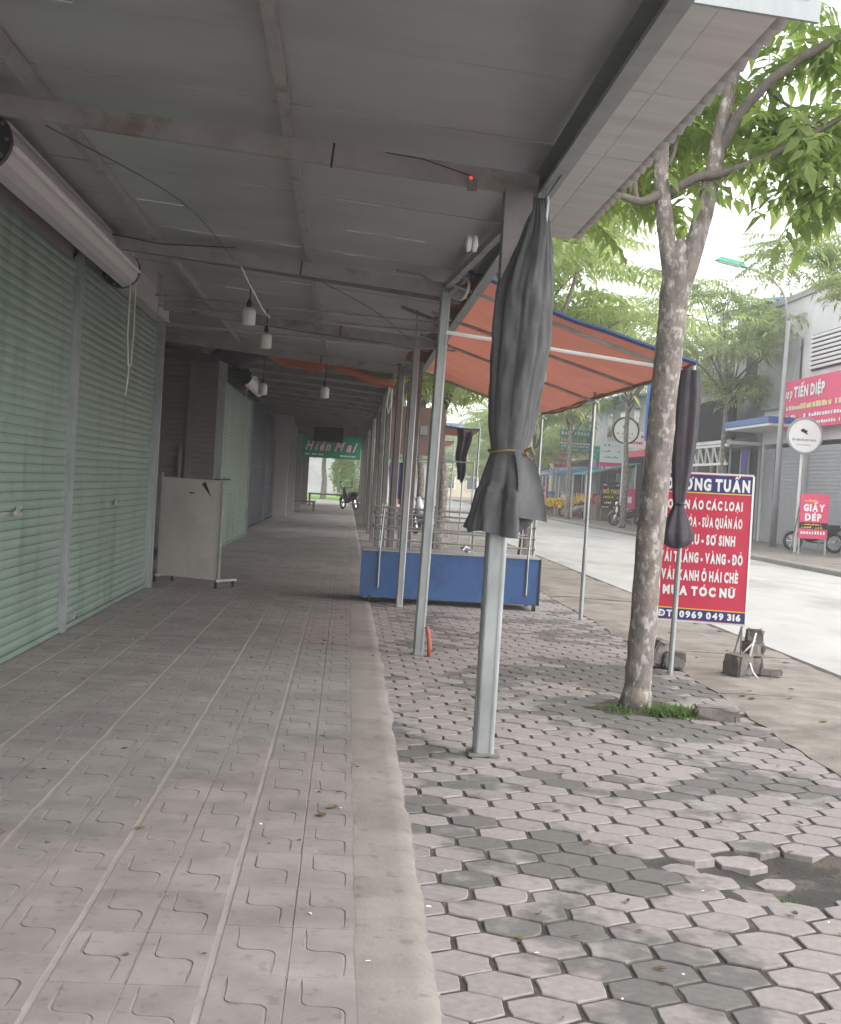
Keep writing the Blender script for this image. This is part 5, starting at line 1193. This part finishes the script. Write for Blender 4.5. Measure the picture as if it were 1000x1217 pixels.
# ------------------------------------------------------------------ motorbikes
def motorbike(label, loc, rz, body, grp='parked motorbikes'):
    t = thing('motorbike', label, 'motorbike', (0, 0, 0), grp)
    for yy in (.62, -.60):
        m = MB(); m.tube([(0, yy + .25 * math.cos(q), .29 + .25 * math.sin(q)) for q in [2 * math.pi * i / 20 for i in range(21)]], .045, 8, False); wv = ob('wheel', m, 'tyre', t, smooth=True)
        m = MB(); m.lathe([(.03, -.05), (.05, 0), (.03, .05)], (0, yy, .29), 10, 'X')
        for q in range(6): m.bar((0, yy, .29), (0, yy + .23 * math.cos(q * 1.047), .29 + .23 * math.sin(q * 1.047)), .02, .03, up=(1, 0, 0))
        ob('rim', m, 'chrome', wv)
    sec = [(-.80, .72, .03, .04), (-.62, .66, .09, .10), (-.35, .60, .13, .15), (-.05, .48, .14, .16), (.18, .42, .13, .15), (.35, .60, .15, .24), (.45, .78, .13, .22), (.50, .98, .07, .08)]
    m = MB(); n = 12
    for (yy, zz, rx, rz_) in sec:
        for k in range(n): q = 2 * math.pi * k / n; m.v.append(Vector((rx * math.cos(q), yy, zz + rz_ * math.sin(q))))
    for i in range(len(sec) - 1):
        for k in range(n): m.f.append((i * n + k, i * n + (k + 1) % n, (i + 1) * n + (k + 1) % n, (i + 1) * n + k))
    m.f += [tuple(range(n)), tuple((len(sec) - 1) * n + k for k in range(n))]; ob('body', m, body, t, smooth=True)
    m = MB()
    for (yy, zz, w_) in ((-.72, .80, .09), (-.4, .79, .14), (-.05, .74, .11), (.05, .70, .07)):
        m.v += [Vector((-w_, yy, zz - .05)), Vector((w_, yy, zz - .05)), Vector((w_ * .8, yy, zz + .03)), Vector((-w_ * .8, yy, zz + .03))]
    for i in range(3):
        for k in range(4): m.f.append((i * 4 + k, i * 4 + (k + 1) % 4, (i + 1) * 4 + (k + 1) % 4, (i + 1) * 4 + k))
    m.f += [(0, 1, 2, 3), (12, 13, 14, 15)]; ob('seat', m, 'bikeblack', t)
    m = MB()
    for s in (-.07, .07): m.tube([(s, .62, .29), (s, .50, .80)], .022, 6)
    ob('fork', m, 'chrome', t)
    m = MB(); m.tube([(-.34, .36, 1.04), (-.2, .45, 1.0), (0, .48, .99), (.2, .45, 1.0), (.34, .36, 1.04)], .018, 6); ob('handlebar', m, 'bikeblack', t)
    for s in (-1, 1):
        m = MB(); m.tube([(s * .24, .44, 1.01), (s * .30, .43, 1.2)], .007, 5); m.box((s * .31, .42, 1.23), (.11, .02, .07)); ob('mirror', m, 'bikeblack', t)
    m = MB(); m.lathe([(.03, -.05), (.09, 0), (.085, .05), (.03, .06)], (0, .54, .95), 12, 'Y'); ob('headlight', m, 'chrome', t)
    m = MB(); grid(m, 4, 8, lambda u, v: (-.06 + .12 * u, .62 + .32 * math.cos(R(20 + 130 * v)), .29 + .32 * math.sin(R(20 + 130 * v)))); ob('mudguard', m, body, t)
    m = MB(); m.tube([(.13, .1, .28), (.14, -.3, .27), (.14, -.75, .36)], [.025, .035, .045], 8); ob('exhaust', m, 'chrome', t)
    t.location = loc; t.rotation_euler = (0, 0, rz); return t
motorbike('silver motorbike parked across the street beside the yellow flowers', (12.3, 71.8, .07), R(70), 'bikegrey')
motorbike('red motorbike parked behind the silver one by the far stalls', (13.1, 69.8, .07), R(110), 'bikered')
motorbike('dark motorbike parked under the canopy at the bright end of the walkway', (.15, 62.5, .02), R(28), 'bikeblack')
motorbike('pale motorbike parked beside the dark shop behind the pole', (13.4, 63.6, .07), R(100), 'bikegrey')
motorbike('dark motorbike standing behind the standing sign lettered GIẤY DÉP', (13.9, 39.2, .07), R(85), 'bikeblack')

# ------------------------------------------------------------------ far end of the walkway
t = thing('shop_banner', 'green banner with pink script hung across the far walkway', 'sign', (-.6, 46, 2.05))
O = Vector((-1.60, 46, 2.10)); X_, Z_, N_ = Vector((1, 0, 0)), Vector((0, 0, 1)), Vector((0, -1, 0))
m = MB(); m.box((-.60, 46.02, 2.47), (2.0, .03, .76)); ob('board', m, 'signgreen', t)
for s_, x0, x1 in (('Hiền', .12, .98), ('Mai', 1.10, 1.88)):
    m = MB(); put_text(m, s_, O, X_, Z_, N_, x0, x1, .25, .56, .03, .42, .006); ob('lettering', m, 'signpink', t)
m = MB(); dashes(m, O, X_, Z_, N_, .06, .75, .08, .13, 12, .006); dashes(m, O, X_, Z_, N_, 1.25, 1.92, .06, .12, 10, .006); ob('small_print', m, 'signwhite', t)
for xx in (-1.4, .2):
    m = MB(); m.tube([(xx, 46.03, 2.84), (xx, 46.03, 3.35)], .01, 5); ob('hanger', m, 'black', t)
m = MB(); m.box((-.72, 45.7, 2.88), (1.0, .03, .50)); m.tube([(-1.1, 45.7, 3.1), (-1.1, 45.7, 3.36)], .01, 5); m.tube([(-.3, 45.7, 3.1), (-.3, 45.7, 3.32)], .01, 5)
ob('dark_banner', m, 'signblack', label='black panel hung in front of the green banner', cat='panel')
def table(label, x, y, w_, d_, h, mat, cat, name):
    t = thing(name, label, cat, (x, y, .012))
    m = MB(); m.box((x, y, h), (w_, d_, .06)); ob('top', m, mat, t)
    for sx in (-1, 1):
        for sy in (-1, 1):
            m = MB(); m.box((x + sx * (w_ / 2 - .06), y + sy * (d_ / 2 - .06), h / 2 - .01), (.06, .06, h - .04)); ob('leg', m, mat, t)
    return t
table('low wooden bench by the left wall near the end of the walkway', -1.75, 55, 1.0, 1.6, .42, 'wood', 'bench', 'bench')
table('wooden platform table at the bright end of the walkway', -1.05, 68, 1.7, 1.2, .6, 'wood', 'table', 'platform_table')
g = MB(); g.quad((-30, 76, -.01), (9, 76, -.01), (9, 140, -.01), (-30, 140, -.01)); ob('forecourt', g, 'kerb', kind='structure')
g = MB(); g.quad((-8, 88, .0), (4, 88, .0), (4, 118, .0), (-8, 118, .0)); ob('lawn', g, 'lawn', kind='structure')
t = thing('hedge', 'rounded green hedge at the far end of the walkway', 'hedge', (-.2, 96, 0))
me = MB(); r2 = random.Random(9)
for q in range(2600):
    v = Vector((r2.gauss(0, 1), r2.gauss(0, 1), r2.gauss(0, 1))).normalized() * r2.uniform(.75, 1.05); p = Vector((.35 + v.x * 1.5, 96 + v.y * 1.5, 1.9 + v.z * 1.9))
    leaflet(me, p, Vector((r2.gauss(0, 1), r2.gauss(0, 1), r2.gauss(0, .6))), Vector((r2.gauss(0, 1), r2.gauss(0, 1), 1)), .30, .14)
ob('foliage', me, 'leaf2', t, kind='stuff'); m = MB(); m.tube([(.35, 96, 0), (.35, 96, 1.5)], .1, 8); ob('stem', m, 'barkdark', t)
far_tree(-1.6, 92, 3.6, 2.5, 1, 'tree with a pale trunk on the lawn past the end of the walkway', 'trees past the walkway end', 1.1, .22)
far_tree(-6, 100, 3.6, 2.5, 2, 'second tree on the lawn past the walkway end', 'trees past the walkway end', 1.3, .2)
t = thing('end_house', 'pale house beyond the lawn at the end of the walkway', 'building', (-3, 128, 0))
m = MB(); m.box((-4, 130, 3), (24, 6, 6)); ob('wall', m, 'bwall', t); m = MB(); m.box((-4, 129.5, 6.3), (26, 9, .4)); ob('roof', m, 'broof', t)
for xx in (-10, -5, 0, 4):
    m = MB(); m.box((xx, 126.95, 2.2), (1.6, .12, 1.8)); q_ = ob('window', m, 'white', t); m = MB(); m.box((xx, 126.86, 2.2), (1.3, .08, 1.5)); ob('pane', m, 'glass', q_)
# clothes hung between the far posts
for k, (x, y, z, w_, mt, lab) in enumerate(((1.25, 33, 1.9, .5, 'purple', 'purple garment hanging on a rail between the far posts'), (1.5, 34.5, 1.75, .45, 'bikered', 'red garment hanging on a rail between the far posts'), (1.0, 37.5, 1.7, .4, 'white', 'white garment hanging on a rail between the far posts'), (1.1, 42, 1.6, .5, 'bikeblack', 'dark garment hanging beside the farthest posts'))):
    m = MB(); grid(m, 8, 8, lambda u, v: (x + (u - .5) * w_ * (1 - .25 * abs(v - .2)), y + .05 * math.sin(u * 14), z - .9 * v)); ob('hanging_garment', m, mt, smooth=True, label=lab, cat='garment', group='garments hung between the far posts')
for k, (y0, z, x0, x1) in enumerate(((24.6, 1.86, .55, 2.3), (33, 1.95, .6, 2.1))):
    m = MB(); m.tube([(x0, y0, z), (x1, y0, z - .02)], .014, 6); m.tube([(x1, y0, 0), (x1, y0, z)], .014, 6); m.tube([(x0 + .25, y0, 0), (x0 + .25, y0, z)], .014, 6)
    ob('clothes_rail', m, 'steel', label=['clothes rail just behind the blue cart', 'clothes rail farther back between the posts'][k], cat='rail', group='clothes rails behind the cart')
t = thing('plastic_barrier', 'red and white striped post by the colonnade', 'post', (.95, 40, 0))
for q in range(6):
    m = MB(); m.lathe([(.06, 0), (.06, .28)], (.92, 40, .1 + .28 * q), 10); ob('stripe', m, 'bikered' if q % 2 else 'white', t)

for k, (x, y, w_, h, mt, lab) in enumerate(((3, 175, 16, 7, 'bwall', 'white house closing the street beyond the last trees'), (18, 168, 14, 8.5, 'bcream', 'cream house closing the street on the right'), (-16, 172, 18, 6, 'bgrey', 'grey house far behind the walkway end'))):
    t = thing('end_house', lab, 'building', (x, y, 0), 'houses at the end of the street')
    m = MB(); m.box((x, y, h / 2), (w_, 8, h)); ob('wall', m, mt, t); m = MB(); m.box((x, y - .3, h + .25), (w_ + 1, 9.5, .5)); ob('roof', m, 'broof' if k else 'bikered', t)
    for q in range(5):
        xx = x - w_ / 2 + w_ * (q + .5) / 5
        for zz in (1.8, 4.8):
            m = MB(); m.box((xx, y - 4.05, zz), (1.5, .12, 1.7)); q_ = ob('window', m, 'white', t); m = MB(); m.box((xx, y - 4.14, zz), (1.2, .08, 1.4)); ob('pane', m, 'glass', q_)
for k, (x, y) in enumerate(((4.2, 128), (12.5, 126), (-9, 118))): far_tree(x, y, 3.2, 2.5, k, ['round tree at the far end of the street, left side', 'round tree at the far end of the street, right side', 'round tree far behind the left shops'][k], 'trees at the end of the street', 1.7, .2)

SG = [(12.3, 13.3, 80, 2.9, 3.7, 'signred', 'signwhite', 'red sign with white marks above the far stalls'), (13.0, 14.2, 63.2, 3.7, 4.5, 'signwhite', 'signred', 'white sign with red marks beside the dark fronted shop'),
      (12.6, 13.6, 88, 3.2, 4.2, 'signyellow', 'signred', 'yellow sign beyond the stalls'), (13.3, 14.5, 57.2, 2.55, 3.1, 'white', 'bgrey', 'small white sign under the red fascia'),
      (12.2, 13.4, 95, 3.0, 4.2, 'signblue', 'signwhite', 'blue sign far along the street'), (11.7, 12.6, 84, 1.0, 1.9, 'signpinkred', 'signwhite', 'low pink sign beside the far stalls'), (13.1, 14.1, 72.3, 3.3, 4.0, 'signteal', 'signyellow', 'small teal sign under the tree by the stalls')]
for (x0, x1, y, z0, z1, mt, m2, lab) in SG:
    aboard('hanging_sign', lab, x0, x1, y, z0, z1, [], [(m2, None, .08, .92, .60, .80, 0), (m2, None, .08, .92, .22, .40, 0)], mt)
for k, (x, y, rz, bd, lab) in enumerate(((12.2, 78.5, 80, 'bikered', 'red motorbike parked farther back by the stall counter'), (12.0, 81.0, 75, 'bikegrey', 'grey motorbike parked beyond the yellow flowers'), (12.4, 58.6, 95, 'bikeblack', 'dark motorbike parked in front of the dark fronted shop'), (2.2, 37, 20, 'bikegrey', 'grey motorbike parked on the near pavement behind the cart'))):
    motorbike(lab, (x, y, .07 if x > 5 else 0), R(rz), bd)
hz = MB(); hz.box((10, 88, 6.0), (130, 200, 15)); hv = ob('haze', hz, 'string', kind='stuff'); hv['label'] = 'added lens-glare haze over the whole street'; hv['category'] = 'haze'
hm_ = bpy.data.materials.new('haze'); hm_.use_nodes = True; hn = hm_.node_tree; hn.nodes.clear()  # added volume, stands in for veiling lens glare and lifts far blacks
pvn = hn.nodes.new('ShaderNodeVolumePrincipled'); pvn.inputs['Density'].default_value = 0.0018; pvn.inputs['Color'].default_value = (.95, .96, .97, 1); pvn.inputs['Anisotropy'].default_value = 0.2
hout = hn.nodes.new('ShaderNodeOutputMaterial'); hn.links.new(pvn.outputs[0], hout.inputs['Volume'])
hv.data.materials.clear(); hv.data.materials.append(hm_)
S.cycles.volume_bounces = 1; S.cycles.volume_step_rate = 5.0
